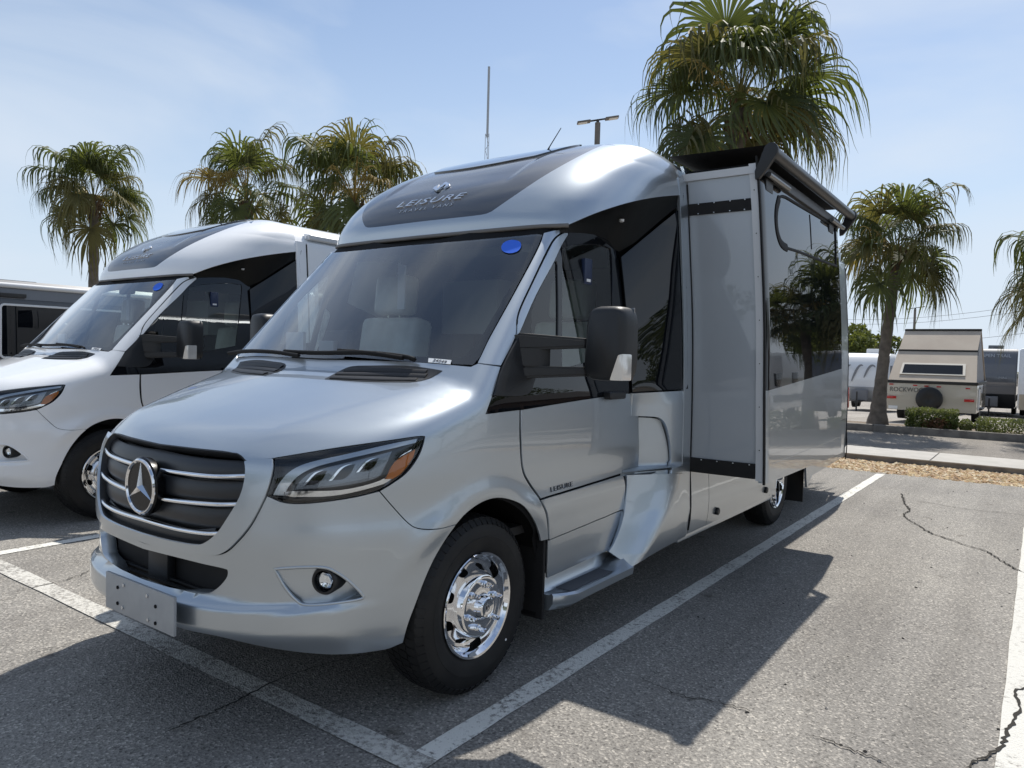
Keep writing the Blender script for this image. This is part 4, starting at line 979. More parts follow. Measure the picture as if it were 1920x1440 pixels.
half_ = len(w_uv)
Pw = SLD.pt(w_uv); Nw = SLD.normal(Pw); link('window_gasket', ribbon_mesh('window_gasket', Pw, Nw, 0.018, 0.006, False, True), RUBBER, wn)
link('thick_gasket', ribbon_mesh('thick_gasket', Pw[2:18], Nw[2:18], 0.05, 0.007), RUBBER, wn)
ymid = (w_uv[:, 0].min()+w_uv[:, 0].max())/2; zr = np.linspace(w_uv[:, 1].min()+0.08, w_uv[:, 1].max()-0.05, 8)
link('pane_divider', ribbon_mesh('pane_divider', SLD.pt(np.array([(ymid, z) for z in zr])), np.array([(1, 0, 0)]*8), 0.008, 0.002), RUBBER, wn)
# slide topper awning
AX, AZ = 1.56, 2.715
aw = bpy.data.objects.new('slide_awning', None); COL.objects.link(aw); aw.parent = VAN
bm = bmesh.new(); vs = []
for i in range(9):
    t = i/8; x = 0.90 + (AX-0.90)*t; z = 2.775 + (AZ+0.045-2.775)*t; vs.append([bm.verts.new((x, yv, z)) for yv in (2.94, 3.6, 4.4, 5.06)])
for i in range(8):
    for j in range(3): bm.faces.new((vs[i][j], vs[i+1][j], vs[i+1][j+1], vs[i][j+1]))
link('fabric', bm_mesh('fabric', bm), FABRIC, aw)
rl = lathe('roller', [(2.93, 0.0), (2.93, 0.036), (5.13, 0.036), (5.13, 0.0)], 28, mat('roller_black', (0.02, 0.021, 0.023), 0.35), aw, 'Y'); rl.location = (AX, 0, AZ)
for (ya, yb) in ((2.895, 2.925), (5.135, 5.165)):
    pts = [(AX+0.043*math.cos(a), AZ+0.046*math.sin(a)) for a in np.linspace(math.radians(-50), math.radians(190), 16)] + [(AX-0.055, AZ-0.05), (AX-0.09, AZ-0.11), (AX-0.085, AZ-0.16), (AX-0.06, AZ-0.155), (AX-0.015, AZ-0.10)]
    prism('end_cap', [(x, ya, z) for x, z in pts], (0, yb-ya, 0), PLASTIC, aw, 0.006)
for (ya, yb) in ((2.99, 3.42), (4.62, 5.03)):
    b_ = lathe('spring_bar', [(ya, 0.0), (ya, 0.017), (yb, 0.017), (yb, 0.0)], 14, mat('dull_steel', (0.28, 0.28, 0.28), 0.35, 0.9), aw, 'Y'); b_.location = (AX-0.035, 0, AZ-0.115)
    box('mount_bracket', (AX-0.10, ya+0.03, AZ-0.20), (AX-0.055, ya+0.17, AZ-0.10), PLASTIC, aw, 0.006)
box('fascia_rail', (AX-0.105, 2.97, AZ-0.115), (AX-0.06, 5.05, AZ-0.055), mat('fascia_grey', (0.07, 0.075, 0.085), 0.45), aw, 0.008)
# --- white van: same vehicle, room pulled in
WV = thing('camper_van', 'white camper van parked alongside the silver one, its side room closed', 'camper van', (-4.437, 0.572, -0.0), -0.00996)
OV = {SILVER: WHITEP}
cmap = {VAN: WV}
def depth(o):
    k = 0
    while o.parent is not None: o = o.parent; k += 1
    return k
for o in sorted(SHARED, key=depth):
    root = o
    while root.parent is not None: root = root.parent
    if root is not VAN: continue
    c_ = o.copy(); COL.objects.link(c_); cmap[o] = c_; c_.parent = cmap[o.parent]
    if o.type == 'MESH':
        for i, sl_ in enumerate(c_.material_slots):
            if sl_.material in OV:
                m_ = OV[sl_.material]; sl_.link = 'OBJECT'; sl_.material = m_
# closed side room with its window, on the white van
RS = SideX(lambda y, z: BX(z) + 0.018, 4, 12)
rq = np.array([(2.96, 0.88), (7.3, 0.88), (7.3, 2.62), (2.96, 2.62)], float)
def rrect(y0, y1, z0, z1, r, n=6):
    o_ = []
    for (cy, cz, a0) in ((y1-r, z0+r, -90), (y1-r, z1-r, 0), (y0+r, z1-r, 90), (y0+r, z0+r, 180)):
        for k in range(n+1):
            a = math.radians(a0+90*k/n); o_.append((cy+r*math.cos(a), cz+r*math.sin(a)))
    return np.array(o_)
wq = rrect(3.02, 5.0, 1.50, 2.38, 0.14)
sw = link('closed_side_room', patch_mesh('closed_side_room', RS, np.array([(2.935, 0.88), (7.4, 0.88), (7.4, 2.60), (2.935, 2.60)], float), [wq], step=0.08, rim=0.02), WHITEP, WV)
link('window', patch_mesh('window', RS, wq, step=0.1, off=-0.002, rim=0.003), PRIV, sw)
Pq = RS.pt(wq); link('window_surround', ribbon_mesh('window_surround', Pq, RS.normal(Pq), 0.05, 0.006, False, True), WTRIM, sw)
aw2 = box('roof_awning', (0.98, 2.95, 2.63), (1.06, 6.6, 2.69), WTRIM, WV, 0.025, 3)

# ================================================================== THE PLACE
def struct(o): o['kind'] = 'structure'; return o
def sheet(name, x0, x1, y0, y1, z, m, nx=1, ny=1):
    V = [(x0+(x1-x0)*i/nx, y0+(y1-y0)*j/ny, z if not callable(z) else z(x0+(x1-x0)*i/nx, y0+(y1-y0)*j/ny)) for j in range(ny+1) for i in range(nx+1)]
    F = [(j*(nx+1)+i, j*(nx+1)+i+1, (j+1)*(nx+1)+i+1, (j+1)*(nx+1)+i) for j in range(ny) for i in range(nx)]
    return struct(link(name, mesh(name, V, F, smooth=False), m))
def asphalt(name, dark, light, speck, tint=(0.0, 0.0)):
    m = bpy.data.materials.new(name); m.use_nodes = True; n = m.node_tree; b = n.nodes['Principled BSDF']; l = n.links.new
    t = n.nodes.new('ShaderNodeTexCoord')
    def noise(s, d=4, r=0.5):
        z = n.nodes.new('ShaderNodeTexNoise'); z.inputs['Scale'].default_value = s; z.inputs['Detail'].default_value = d; z.inputs['Roughness'].default_value = r; l(t.outputs['Object'], z.inputs['Vector']); return z
    def ramp(src, p0, p1, c0=(0, 0, 0, 1), c1=(1, 1, 1, 1)):
        r = n.nodes.new('ShaderNodeValToRGB'); r.color_ramp.elements[0].position = p0; r.color_ramp.elements[1].position = p1; r.color_ramp.elements[0].color = c0; r.color_ramp.elements[1].color = c1; l(src, r.inputs['Fac']); return r.outputs['Color']
    def mixc(f, a, bb, mode='MIX'):
        x = n.nodes.new('ShaderNodeMix'); x.data_type = 'RGBA'; x.blend_type = mode
        if isinstance(f, float): x.inputs['Factor'].default_value = f
        else: l(f, x.inputs['Factor'])
        for k, s in (('A', a), ('B', bb)):
            if isinstance(s, tuple): x.inputs[k].default_value = (*s, 1)
            else: l(s, x.inputs[k])
        return x.outputs['Result']
    v = n.nodes.new('ShaderNodeTexVoronoi'); v.inputs['Scale'].default_value = 110; l(t.outputs['Object'], v.inputs['Vector'])
    vc = n.nodes.new('ShaderNodeSeparateColor'); l(v.outputs['Color'], vc.inputs['Color'])
    base = mixc(ramp(noise(70, 3, 0.7).outputs['Fac'], 0.36, 0.66), dark, light)
    base = mixc(ramp(vc.outputs['Red'], 0.80, 0.97), base, speck)
    base = mixc(ramp(vc.outputs['Green'], 0.86, 1.0), base, tuple(c*0.62 for c in dark))
    big = ramp(noise(0.55, 6, 0.6).outputs['Fac'], 0.35, 0.70, (0.80, 0.79, 0.78, 1), (1.08, 1.065, 1.03, 1))
    base = mixc(1.0, base, big, 'MULTIPLY')
    stain = ramp(noise(1.7, 5, 0.65).outputs['Fac'], 0.60, 0.78, (1, 1, 1, 1), (0.72, 0.70, 0.68, 1))
    base = mixc(1.0, base, stain, 'MULTIPLY')
    sp = n.nodes.new('ShaderNodeTexVoronoi'); sp.inputs['Scale'].default_value = 2.1; l(t.outputs['Object'], sp.inputs['Vector'])
    base = mixc(1.0, base, ramp(sp.outputs['Distance'], 0.03, 0.10, (0.62, 0.60, 0.58, 1), (1, 1, 1, 1)), 'MULTIPLY')
    mpn = n.nodes.new('ShaderNodeMapping'); mpn.inputs['Scale'].default_value = (3.2, 0.22, 1); l(t.outputs['Object'], mpn.inputs['Vector']); zt = n.nodes.new('ShaderNodeTexNoise'); zt.inputs['Scale'].default_value = 1.0; zt.inputs['Detail'].default_value = 5; l(mpn.outputs['Vector'], zt.inputs['Vector'])
    base = mixc(1.0, base, ramp(zt.outputs['Fac'], 0.42, 0.66, (1.03, 1.03, 1.03, 1), (0.84, 0.835, 0.83, 1)), 'MULTIPLY')
    l(base, b.inputs['Base Color']); b.inputs['Roughness'].default_value = 0.88; b.inputs['Specular IOR Level'].default_value = 0.35
    bp = n.nodes.new('ShaderNodeBump'); bp.inputs['Strength'].default_value = 0.55; bp.inputs['Distance'].default_value = 0.006
    l(v.outputs['Distance'], bp.inputs['Height']); l(bp.outputs['Normal'], b.inputs['Normal'])
    MATS[name] = m; return m
ASPH = asphalt('asphalt', (0.175, 0.168, 0.158), (0.350, 0.335, 0.312), (0.48, 0.455, 0.415))
ROADM = asphalt('road_asphalt', (0.17, 0.155, 0.14), (0.25, 0.235, 0.215), (0.40, 0.37, 0.33))
def worn_paint(name, col, lo, hi):
    m = asphalt(name, (0.175, 0.168, 0.158), (0.350, 0.335, 0.312), (0.48, 0.455, 0.415)); n = m.node_tree; l = n.links.new; b = n.nodes['Principled BSDF']
    src = b.inputs['Base Color'].links[0].from_socket
    t = n.nodes.new('ShaderNodeTexCoord'); z = n.nodes.new('ShaderNodeTexNoise'); z.inputs['Scale'].default_value = 38; z.inputs['Detail'].default_value = 6; z.inputs['Roughness'].default_value = 0.72
    z2 = n.nodes.new('ShaderNodeTexNoise'); z2.inputs['Scale'].default_value = 5; z2.inputs['Detail'].default_value = 3
    a = n.nodes.new('ShaderNodeMath'); a.operation = 'MULTIPLY_ADD'; a.inputs[1].default_value = 0.35; r = n.nodes.new('ShaderNodeValToRGB'); r.color_ramp.elements[0].position = lo; r.color_ramp.elements[1].position = hi
    x = n.nodes.new('ShaderNodeMix'); x.data_type = 'RGBA'; x.inputs['A'].default_value = (*col, 1)
    l(t.outputs['Object'], z.inputs['Vector']); l(t.outputs['Object'], z2.inputs['Vector']); l(z2.outputs['Fac'], a.inputs[0]); l(z.outputs['Fac'], a.inputs[2]); l(a.outputs[0], r.inputs['Fac']); l(r.outputs['Color'], x.inputs['Factor']); l(src, x.inputs['B']); l(x.outputs['Result'], b.inputs['Base Color'])
    return m
LINEM = worn_paint('line_paint', (0.70, 0.69, 0.64), 0.69, 0.84)
LINEF = worn_paint('faded_line_paint', (0.58, 0.565, 0.52), 0.62, 0.80)
CONC = mat('concrete', (0.42, 0.40, 0.37), 0.85, noise=(3.0, (0.36, 0.345, 0.315), 8), bump=(60, 0.25, 0.004))
CONCD = mat('weathered_concrete', (0.20, 0.185, 0.165), 0.9, noise=(5.0, (0.12, 0.11, 0.10), 8), bump=(50, 0.3, 0.005))
SOIL = mat('bed_soil', (0.20, 0.155, 0.11), 0.95, noise=(6.0, (0.12, 0.095, 0.07), 8), bump=(30, 0.5, 0.01))
YARD = asphalt('yard_concrete', (0.27, 0.25, 0.225), (0.36, 0.335, 0.305), (0.45, 0.42, 0.38))
sheet('ground', -900, 900, -600, 1400, -1.35, mat('far_ground', (0.16, 0.15, 0.13), 0.95, noise=(0.05, (0.10, 0.12, 0.06), 5)))
sheet('parking_lot', -120, 120, -120, 9.74, 0.0, ASPH, 1, 1)
sheet('gravel_bed', -120, 120, 9.70, 11.06, -0.012, mat('gravel_soil', (0.40, 0.30, 0.20), 0.95, noise=(25, (0.26, 0.18, 0.12), 6), bump=(60, 0.6, 0.01)))
# footpath slabs with joints
fp = struct(link('footpath', mesh('footpath', [(-120, 11.06, -0.05), (120, 11.06, -0.05), (120, 12.3, -0.05), (-120, 12.3, -0.05), (-120, 11.06, 0.075), (120, 11.06, 0.075), (120, 12.3, 0.075), (-120, 12.3, 0.075)], [(0, 1, 5, 4), (1, 2, 6, 5), (2, 3, 7, 6), (3, 0, 4, 7), (4, 5, 6, 7)], smooth=False), CONCD))
bm = bmesh.new(); box_bm(bm, (0, 0, 0), (2.38, 1.235, 0.016), 0.006, 2); sm = bm_mesh('slab', bm)
for i in range(-8, 9):
    o = link('slab', sm, None, fp); o.location = (1.62+i*2.4, 11.055, 0.072)
sm.materials.append(CONC)
def kerb_row(y, z0, z1, nm, i0, i1):
    base = struct(link(nm, mesh(nm, [(-120, y, z0), (120, y, z0), (120, y+0.16, z0), (-120, y+0.16, z0), (-120, y, z1-0.02), (120, y, z1-0.02), (120, y+0.16, z1-0.02), (-120, y+0.16, z1-0.02)], [(0, 1, 5, 4), (1, 2, 6, 5), (2, 3, 7, 6), (3, 0, 4, 7), (4, 5, 6, 7)], smooth=False), CONCD))
    bm = bmesh.new(); box_bm(bm, (0, -0.01, 0), (2.985, 0.17, z1-z0+0.005), 0.02, 2); km = bm_mesh('kerb_stone', bm); km.materials.append(CONCD)
    for i in range(i0, i1):
        o = link('kerb_stone', km, None, base); o.location = (i*3.0, y, z0)
    return base
sheet('road', -120, 120, 12.30, 16.02, 0.055, ROADM)
kerb_row(16.0, -0.05, 0.20, 'kerb', -5, 6)
sheet('planting_bed', -120, 120, 16.16, 17.4, 0.16, SOIL)
def yard_z(x, y): return float(np.interp(y, [17.4, 20.3, 40, 70, 300], [0.10, 0.0, -0.77, -1.0, -1.2]))
sheet('sales_yard', -160, 160, 17.4, 300, yard_z, YARD, 1, 60)
# painted lines
TH = 0.00576
def line_strip(name, pts, w, m, label, z=0.004):
    P = [Vector((p[0], p[1], z)) for p in pts]; bm = bmesh.new(); L_, R_ = [], []
    d = (P[-1]-P[0]).normalized(); s = Vector((-d.y, d.x, 0))*w/2
    N = 40
    for i in range(N+1):
        p = P[0].lerp(P[-1], i/N); j = Vector((0, 0, 0)); k = 1 + 0.05*math.sin(i*2.3)+0.03*math.sin(i*5.1)
        L_.append(bm.verts.new(p+s*k)); R_.append(bm.verts.new(p-s*k))
    for i in range(N): bm.faces.new((R_[i], R_[i+1], L_[i+1], L_[i]))
    o = link(name, bm_mesh(name, bm), m); o['kind'] = 'structure'; return o
line_strip('parking_line', [(1.131+TH*0.5, 0.49), (1.131+TH*9.6, 9.56)], 0.105, LINEM, '')
line_strip('parking_line', [(2.87, -3.0), (2.89, 9.56)], 0.11, worn_paint('thick_line_paint', (0.60, 0.59, 0.55), 0.74, 0.9), '', 0.0045)
line_strip('parking_line', [(-2.95, 0.50), (-2.90, 9.56)], 0.105, LINEM, '')
line_strip('parking_line', [(-7.03, 0.50), (-6.98, 9.56)], 0.105, LINEM, '')
line_strip('parking_line', [(-14.0, 0.51), (1.19, 0.43)], 0.115, LINEF, '', 0.0055)
# cracks in the asphalt, dark ragged seams
CRK = mat('crack', (0.045, 0.042, 0.038), 0.95, spec=0.1)
lot = bpy.data.objects['parking_lot']
def crack(px, w0, w1=None):
    w1 = w1 or w0; P = [at_z(p, 0.0) for p in spl(px, False, 3)]; rnd = random.Random(len(px)*17+int(px[0][0])); pts = []
    for a, b in zip(P[:-1], P[1:]):
        k = max(2, int(np.linalg.norm(b-a)/0.025))
        for i in range(k): pts.append(a+(b-a)*i/k + np.array([rnd.uniform(-.010, .010), rnd.uniform(-.010, .010), 0]))
    bm = bmesh.new(); A, B = [], []; n = len(pts)
    for i in range(n):
        t = pts[min(i+1, n-1)]-pts[max(i-1, 0)]; s = np.array([-t[1], t[0], 0]); s /= max(np.linalg.norm(s), 1e-6)
        w = 0.62*(w0+(w1-w0)*i/n)*rnd.uniform(0.35, 1.45)*min(1, (i+1)/8, (n-i)/8); z = np.array([0, 0, 0.0075])
        A.append(bm.verts.new(pts[i]+s*w/2+z)); B.append(bm.verts.new(pts[i]-s*w/2+z))
    for i in range(n-1): bm.faces.new((B[i], B[i+1], A[i+1], A[i]))
    bmesh.ops.recalc_face_normals(bm, faces=bm.faces[:])
    link('crack', bm_mesh('crack', bm), CRK, lot)
crack([(1690, 925), (1697, 945), (1705, 958), (1694, 968), (1720, 985), (1745, 1000), (1780, 1012), (1810, 1023), (1850, 1035), (1870, 1048), (1905, 1068), (1940, 1085)], 0.030, 0.020)
crack([(1700, 938), (1750, 945), (1810, 955), (1880, 962), (1960, 972)], 0.016)
crack([(1690, 970), (1640, 967), (1600, 965)], 0.008)
crack([(1195, 1272), (1235, 1290), (1290, 1310), (1340, 1318), (1380, 1328), (1430, 1341)], 0.010, 0.014)
crack([(1505, 1380), (1540, 1387), (1600, 1410), (1650, 1428), (1680, 1450)], 0.010)
crack([(1935, 1285), (1907, 1300), (1912, 1330), (1900, 1360), (1885, 1375), (1880, 1400), (1850, 1420), (1825, 1432), (1790, 1450)], 0.022)
crack([(300, 1383), (350, 1358), (400, 1338), (440, 1318), (480, 1297), (560, 1262), (640, 1240), (720, 1222)], 0.016, 0.008)
crack([(-20, 1118), (80, 1100), (150, 1080), (190, 1060)], 0.012)
crack([(0, 1235), (60, 1222), (120, 1212), (190, 1190)], 0.008)
# oil patch on the line and pebbles
for (px, r_) in (((455, 1200), 0.04),):
    c_ = at_z(px, 0); rnd = random.Random(3); pts = [(c_[0]+r_*rnd.uniform(.6, 1.2)*math.cos(a)*1.2, c_[1]+r_*rnd.uniform(.6, 1.2)*math.sin(a)*0.9, 0.0085) for a in np.linspace(0, 2*math.pi, 17)[:-1]]
    bm = bmesh.new(); bm.faces.new([bm.verts.new(p) for p in pts]); link('oil_stain', bm_mesh('oil_stain', bm), mat('oil', (0.025, 0.024, 0.022), 0.7), lot)
# stones
def stones(name, n, x0, x1, y0, y1, s0, s1, mats, seed, z=-0.01):
    rnd = np.random.RandomState(seed); oc = np.array([(1, 0, 0), (0, 1, 0), (-1, 0, 0), (0, -1, 0), (0, 0, 1), (.7, .7, .55), (-.7, .7, .5), (-.7, -.7, .55), (.7, -.7, .5)], float)
    fc = [(0, 5, 4), (5, 1, 4), (1, 6, 4), (6, 2, 4), (2, 7, 4), (7, 3, 4), (3, 8, 4), (8, 0, 4), (0, 1, 5), (1, 2, 6), (2, 3, 7), (3, 0, 8)]
    V = []; F = []; MI = []
    for k in range(n):
        s = rnd.uniform(s0, s1); a = rnd.uniform(0, 6.28); c_, s_ = math.cos(a), math.sin(a)
        q = oc*(1+rnd.uniform(-.25, .25, oc.shape))*np.array([s, s*rnd.uniform(.6, 1), s*rnd.uniform(.5, .9)])
        q = np.stack([q[:, 0]*c_-q[:, 1]*s_, q[:, 0]*s_+q[:, 1]*c_, q[:, 2]], 1) + np.array([rnd.uniform(x0, x1), rnd.uniform(y0, y1), z])
        b = len(V); V += list(q); F += [tuple(b+i for i in f) for f in fc]; MI += [rnd.randint(len(mats))]*len(fc)
    me = mesh(name, V, F, smooth=False); o = link(name, me, mats); me.polygons.foreach_set('material_index', MI); o['kind'] = 'stuff'; return o
GS = [mat('stone_tan', (0.56, 0.43, 0.25), 0.9), mat('stone_pale', (0.66, 0.56, 0.40), 0.9), mat('stone_brown', (0.42, 0.28, 0.15), 0.9), mat('stone_pink', (0.56, 0.41, 0.27), 0.9)]
o = stones('gravel', 9000, -6, 8, 9.68, 11.04, 0.018, 0.042, GS, 5)
o2 = stones('loose_pebbles', 160, 0.8, 5.0, 1.0, 9.4, 0.004, 0.010, [mat('pebble_dark', (0.03, 0.028, 0.026), 0.9), mat('pebble_grey', (0.22, 0.21, 0.2), 0.9)], 8, 0.001)

# ------------------------------------------------------------------ foliage
def leaf_mat(name, col, trans, rough=0.6, var=0.35):
    m = bpy.data.materials.new(name); m.use_nodes = True; n = m.node_tree; l = n.links.new; b = n.nodes['Principled BSDF']; out = n.nodes['Material Output']
    t = n.nodes.new('ShaderNodeTexCoord'); z = n.nodes.new('ShaderNodeTexNoise'); z.inputs['Scale'].default_value = 2.5; z.inputs['Detail'].default_value = 4; l(t.outputs['Object'], z.inputs['Vector'])
    oi = n.nodes.new('ShaderNodeObjectInfo'); ad = n.nodes.new('ShaderNodeMath'); ad.operation = 'MULTIPLY_ADD'; ad.inputs[1].default_value = 0.5; l(oi.outputs['Random'], ad.inputs[0]); l(z.outputs['Fac'], ad.inputs[2])
    r = n.nodes.new('ShaderNodeValToRGB'); r.color_ramp.elements[0].position = 0.4; r.color_ramp.elements[1].position = 1.0
    r.color_ramp.elements[0].color = (*[c*(1-var) for c in col], 1); r.color_ramp.elements[1].color = (col[0]*(1+1.3*var), col[1]*(1+0.8*var), col[2]*(1+0.3*var), 1); l(ad.outputs[0], r.inputs['Fac']); l(r.outputs['Color'], b.inputs['Base Color'])
    b.inputs['Roughness'].default_value = rough
    tr = n.nodes.new('ShaderNodeBsdfTranslucent'); tr.inputs['Color'].default_value = (*trans, 1); mx = n.nodes.new('ShaderNodeMixShader'); mx.inputs['Fac'].default_value = 0.38
    l(b.outputs[0], mx.inputs[1]); l(tr.outputs[0], mx.inputs[2]); l(mx.outputs[0], out.inputs['Surface']); MATS[name] = m; return m
PALM_G = leaf_mat('palm_green', (0.060, 0.085, 0.030), (0.14, 0.165, 0.03))
PALM_O = leaf_mat('palm_olive', (0.095, 0.098, 0.036), (0.19, 0.17, 0.04))
PALM_Y = leaf_mat('palm_yellow', (0.20, 0.16, 0.045), (0.28, 0.21, 0.04))
PALM_D = leaf_mat('palm_dry', (0.20, 0.15, 0.10), (0.20, 0.13, 0.06))
PETI = mat('petiole', (0.17, 0.17, 0.05), 0.5)
TRUNK = mat('palm_trunk', (0.17, 0.145, 0.12), 0.9, noise=(7, (0.10, 0.085, 0.07), 6), bump=(24, 0.6, 0.02))
FLOWER = mat('palm_flower', (0.40, 0.29, 0.09), 0.8)
def frond_mesh(name, elev, seed, Lp=0.78, R=1.12, mats=None, droop=1.0):
    rnd = random.Random(seed); V = []; F = []; MI = []
    e = elev; p = Vector((0, 0, 0)); pts = [p.copy()]; K = 6
    bend = (0.55+0.35*math.cos(elev))*rnd.uniform(0.8, 1.2)
    for k in range(K):
        a = e - bend*(k/K)**1.3; p = p + Vector((math.cos(a), 0, math.sin(a)))*(Lp/K); pts.append(p.copy())
    a = e - bend; d = Vector((math.cos(a), 0, math.sin(a))); s = Vector((0, 1, 0)); n = d.cross(s)
    roll = rnd.uniform(-0.5, 0.5); Rm = Matrix.Rotation(roll, 3, d); s = Rm @ s; n = Rm @ n
    for i, q in enumerate(pts):
        w = 0.020*(1-0.45*i/K); b = len(V)
        V += [q+Vector((0, w, 0)), q+Vector((0, 0, w*0.8)), q+Vector((0, -w, 0)), q-Vector((0, 0, w*0.7))]
        if i:
            for j in range(4): F.append((b-4+j, b-4+(j+1) % 4, b+(j+1) % 4, b+j)); MI.append(1)
    hub = pts[-1]; N = 52; amax = math.radians(rnd.uniform(125, 150))
    for i in range(N):
        ph = -amax + 2*amax*(i+0.5)/N; ph += rnd.uniform(-0.02, 0.02)
        Ln = R*(0.72+0.30*math.cos(ph*0.62))*rnd.uniform(0.72, 1.16); dr = d*math.cos(ph)+s*math.sin(ph) + n*0.22*abs(math.sin(ph)); dr.normalize()
        if rnd.random() < 0.07: continue
        S = 9; q = hub.copy(); w0 = Ln*math.sin(amax/N)*0.40; g = rnd.uniform(0.8, 1.5)*droop; tw = rnd.uniform(-0.25, 0.25)
        nl = (n - dr*n.dot(dr)).normalized()
        for k in range(S+1):
            t = k/S; wv = nl.cross(dr).normalized(); ww = w0*(0.25+0.75*min(1, t/0.42)) if t < 0.42 else w0*max(0.05, (1-t)/0.58)**1.0
            b = len(V); sag = nl*(ww*0.35); V += [q+wv*ww, q-sag*0.6, q-wv*ww]
            if k:
                F += [(b-3, b-2, b+1, b), (b-2, b-1, b+2, b+1)]; MI += [0, 0]
            seg = Ln/S; q = q + dr*seg
            gg = g*(0.03+6.5*max(0, t-0.17)); dr = (dr + Vector((rnd.uniform(-.15, .15), tw+rnd.uniform(-.15, .15), -1))*gg*0.62).normalized(); nl = (nl - dr*nl.dot(dr)).normalized()
    me = mesh(name, V, F, smooth=False); me.polygons.foreach_set('material_index', MI)
    for m in mats: me.materials.append(m)
    return me
FL = {}
CLS = [(86, 0.55), (74, 0.7), (60, 0.85), (45, 1.0), (28, 1.05), (10, 1.1), (-10, 1.15), (-32, 1.2), (-55, 1.2)]
for ci, (el, dp) in enumerate(CLS):
    for v in range(3):
        gm = [PALM_G, PALM_G, PALM_O][v] if ci < 6 else [PALM_G, PALM_O, PALM_G if ci < 8 else PALM_D][v]
        FL[(ci, v)] = frond_mesh('frond', math.radians(el), 100*ci+v, mats=[gm, PETI], droop=dp)
FL[('y', 0)] = frond_mesh('frond', math.radians(35), 991, mats=[PALM_Y, PETI])
def palm(base, ztop, scale, label, seed, nf=46, lean=(0, 0), r0=0.13, flare=1.7, yellow=2, flowers=3):
    rnd = random.Random(seed); t = thing('palm_tree', label, 'palm tree', (base[0], base[1], base[2])); H = ztop-base[2]
    bm = bmesh.new(); rings = []; n = 14; K = 26
    for k in range(K+1):
        u = k/K; z = H*u; r = r0*(1+(flare-1)*math.exp(-u*9))*(1-0.18*u)*(1+0.035*math.sin(k*2.7)+0.03*(k % 2)); cx, cy = lean[0]*u**1.4, lean[1]*u**1.4
        rings.append([bm.verts.new((cx+r*(1+rnd.uniform(-.05, .05))*math.cos(2*math.pi*j/n), cy+r*(1+rnd.uniform(-.05, .05))*math.sin(2*math.pi*j/n), z)) for j in range(n)])
    for k in range(K):
        for j in range(n): bm.faces.new((rings[k][j], rings[k][(j+1) % n], rings[k+1][(j+1) % n], rings[k+1][j]))
    bm.faces.new(rings[-1]); link('trunk', bm_mesh('trunk', bm, 60), TRUNK, t)
    bm = bmesh.new()     # old leaf bases
    for k in range(22):
        a = k*2.4; u = rnd.uniform(0.90, 1.0); c_ = Vector((lean[0]*u**1.4, lean[1]*u**1.4, H*u)); dv = Vector((math.cos(a), math.sin(a), 0))
        tube_bm(bm, [c_+dv*r0*0.6, c_+dv*(r0*1.15)+Vector((0, 0, 0.10)), c_+dv*(r0*1.5)+Vector((0, 0, 0.16+0.1*scale))], [0.03, 0.028, 0.012], 5)
    link('leaf_bases', bm_mesh('leaf_bases', bm, 50), mat('leaf_base', (0.13, 0.085, 0.05), 0.9), t)
    for i in range(nf):
        f = (i+0.5)/nf; az = i*2.39996+rnd.uniform(-.25, .25); el = 88 - 108*f**1.15 + rnd.uniform(-12, 12)
        ci = int(np.argmin([abs(c[0]-el) for c in CLS])); fm = FL[(ci, rnd.randrange(3))]
        if i in (nf//3, nf//2)[:yellow]: fm = FL[('y', 0)]
        o = link('frond', fm, None, t); o.location = (lean[0]+0.04*math.cos(az), lean[1]+0.04*math.sin(az), H-0.02+0.14*scale*(1-f)); o.rotation_euler = (rnd.uniform(-.38, .38), rnd.uniform(-.25, .22), az); sc_ = scale*rnd.uniform(0.82, 1.08)*(1.12 if el > 55 else 1.0); o.scale = (sc_, sc_*rnd.uniform(.75, 1.0), sc_)
    for k in range(flowers):
        az = rnd.uniform(0, 6.28); bm = bmesh.new(); el = rnd.uniform(0.5, 0.95); P = [Vector((0, 0, 0))]; d = Vector((math.cos(el), 0, math.sin(el)))
        for j in range(7): P.append(P[-1]+d*0.15); d = (d+Vector((0, 0, -0.10))).normalized()
        tube_bm(bm, P, [0.012]*7+[0.004], 5)
        for j in range(2, 8):
            for _ in range(5):
                dd = Vector((rnd.uniform(-.2, .8), rnd.uniform(-1, 1), rnd.uniform(-.9, .3))).normalized(); tube_bm(bm, [P[j], P[j]+dd*0.10, P[j]+dd*0.17+Vector((0, 0, -0.06))], [0.006, 0.005, 0.003], 4)
        o = link('flower_stalk', bm_mesh('flower_stalk', bm, 60), FLOWER, t); o.location = (lean[0], lean[1], H+0.05); o.rotation_euler = (0, 0, az); o.scale = (scale,)*3
    return t
def strip_pos(px, Y=10.4): d = ray(px); k = (Y-CAM[1])/d[1]; return CAM+d*k
q = strip_pos((1385, 205)); palm((q[0], q[1], -0.02), q[2], 1.27, 'tall full palm rising behind the pushed-out side room of the silver van', 11, 34, r0=0.15, flowers=4, yellow=1)
q = strip_pos((665, 385)); palm((q[0], q[1], -0.02), q[2], 1.25, 'palm with yellowing fronds behind the roof of the silver van cab', 23, 27, r0=0.14, yellow=2, flowers=5)
q = strip_pos((462, 378)); palm((q[0], q[1], -0.02), q[2], 1.22, 'ragged open palm behind the white van roof, next to the yellowing one', 31, 21, r0=0.14, flowers=3)
q = strip_pos((176, 380)); palm((q[0], q[1], -0.02), q[2], 1.38, 'palm with bare trunk standing clear above the dark grey motorhome', 47, 29, r0=0.17, flowers=3)
b0 = at_y((1645, 793), 16.6); q = at_y((1683, 482), 16.6); palm((b0[0], 16.6, 0.15), q[2], 1.03, 'palm with leaning trunk beside the tan folding camper', 53, 29, lean=(q[0]-b0[0], 0.0), r0=0.125, flare=1.9, flowers=2)
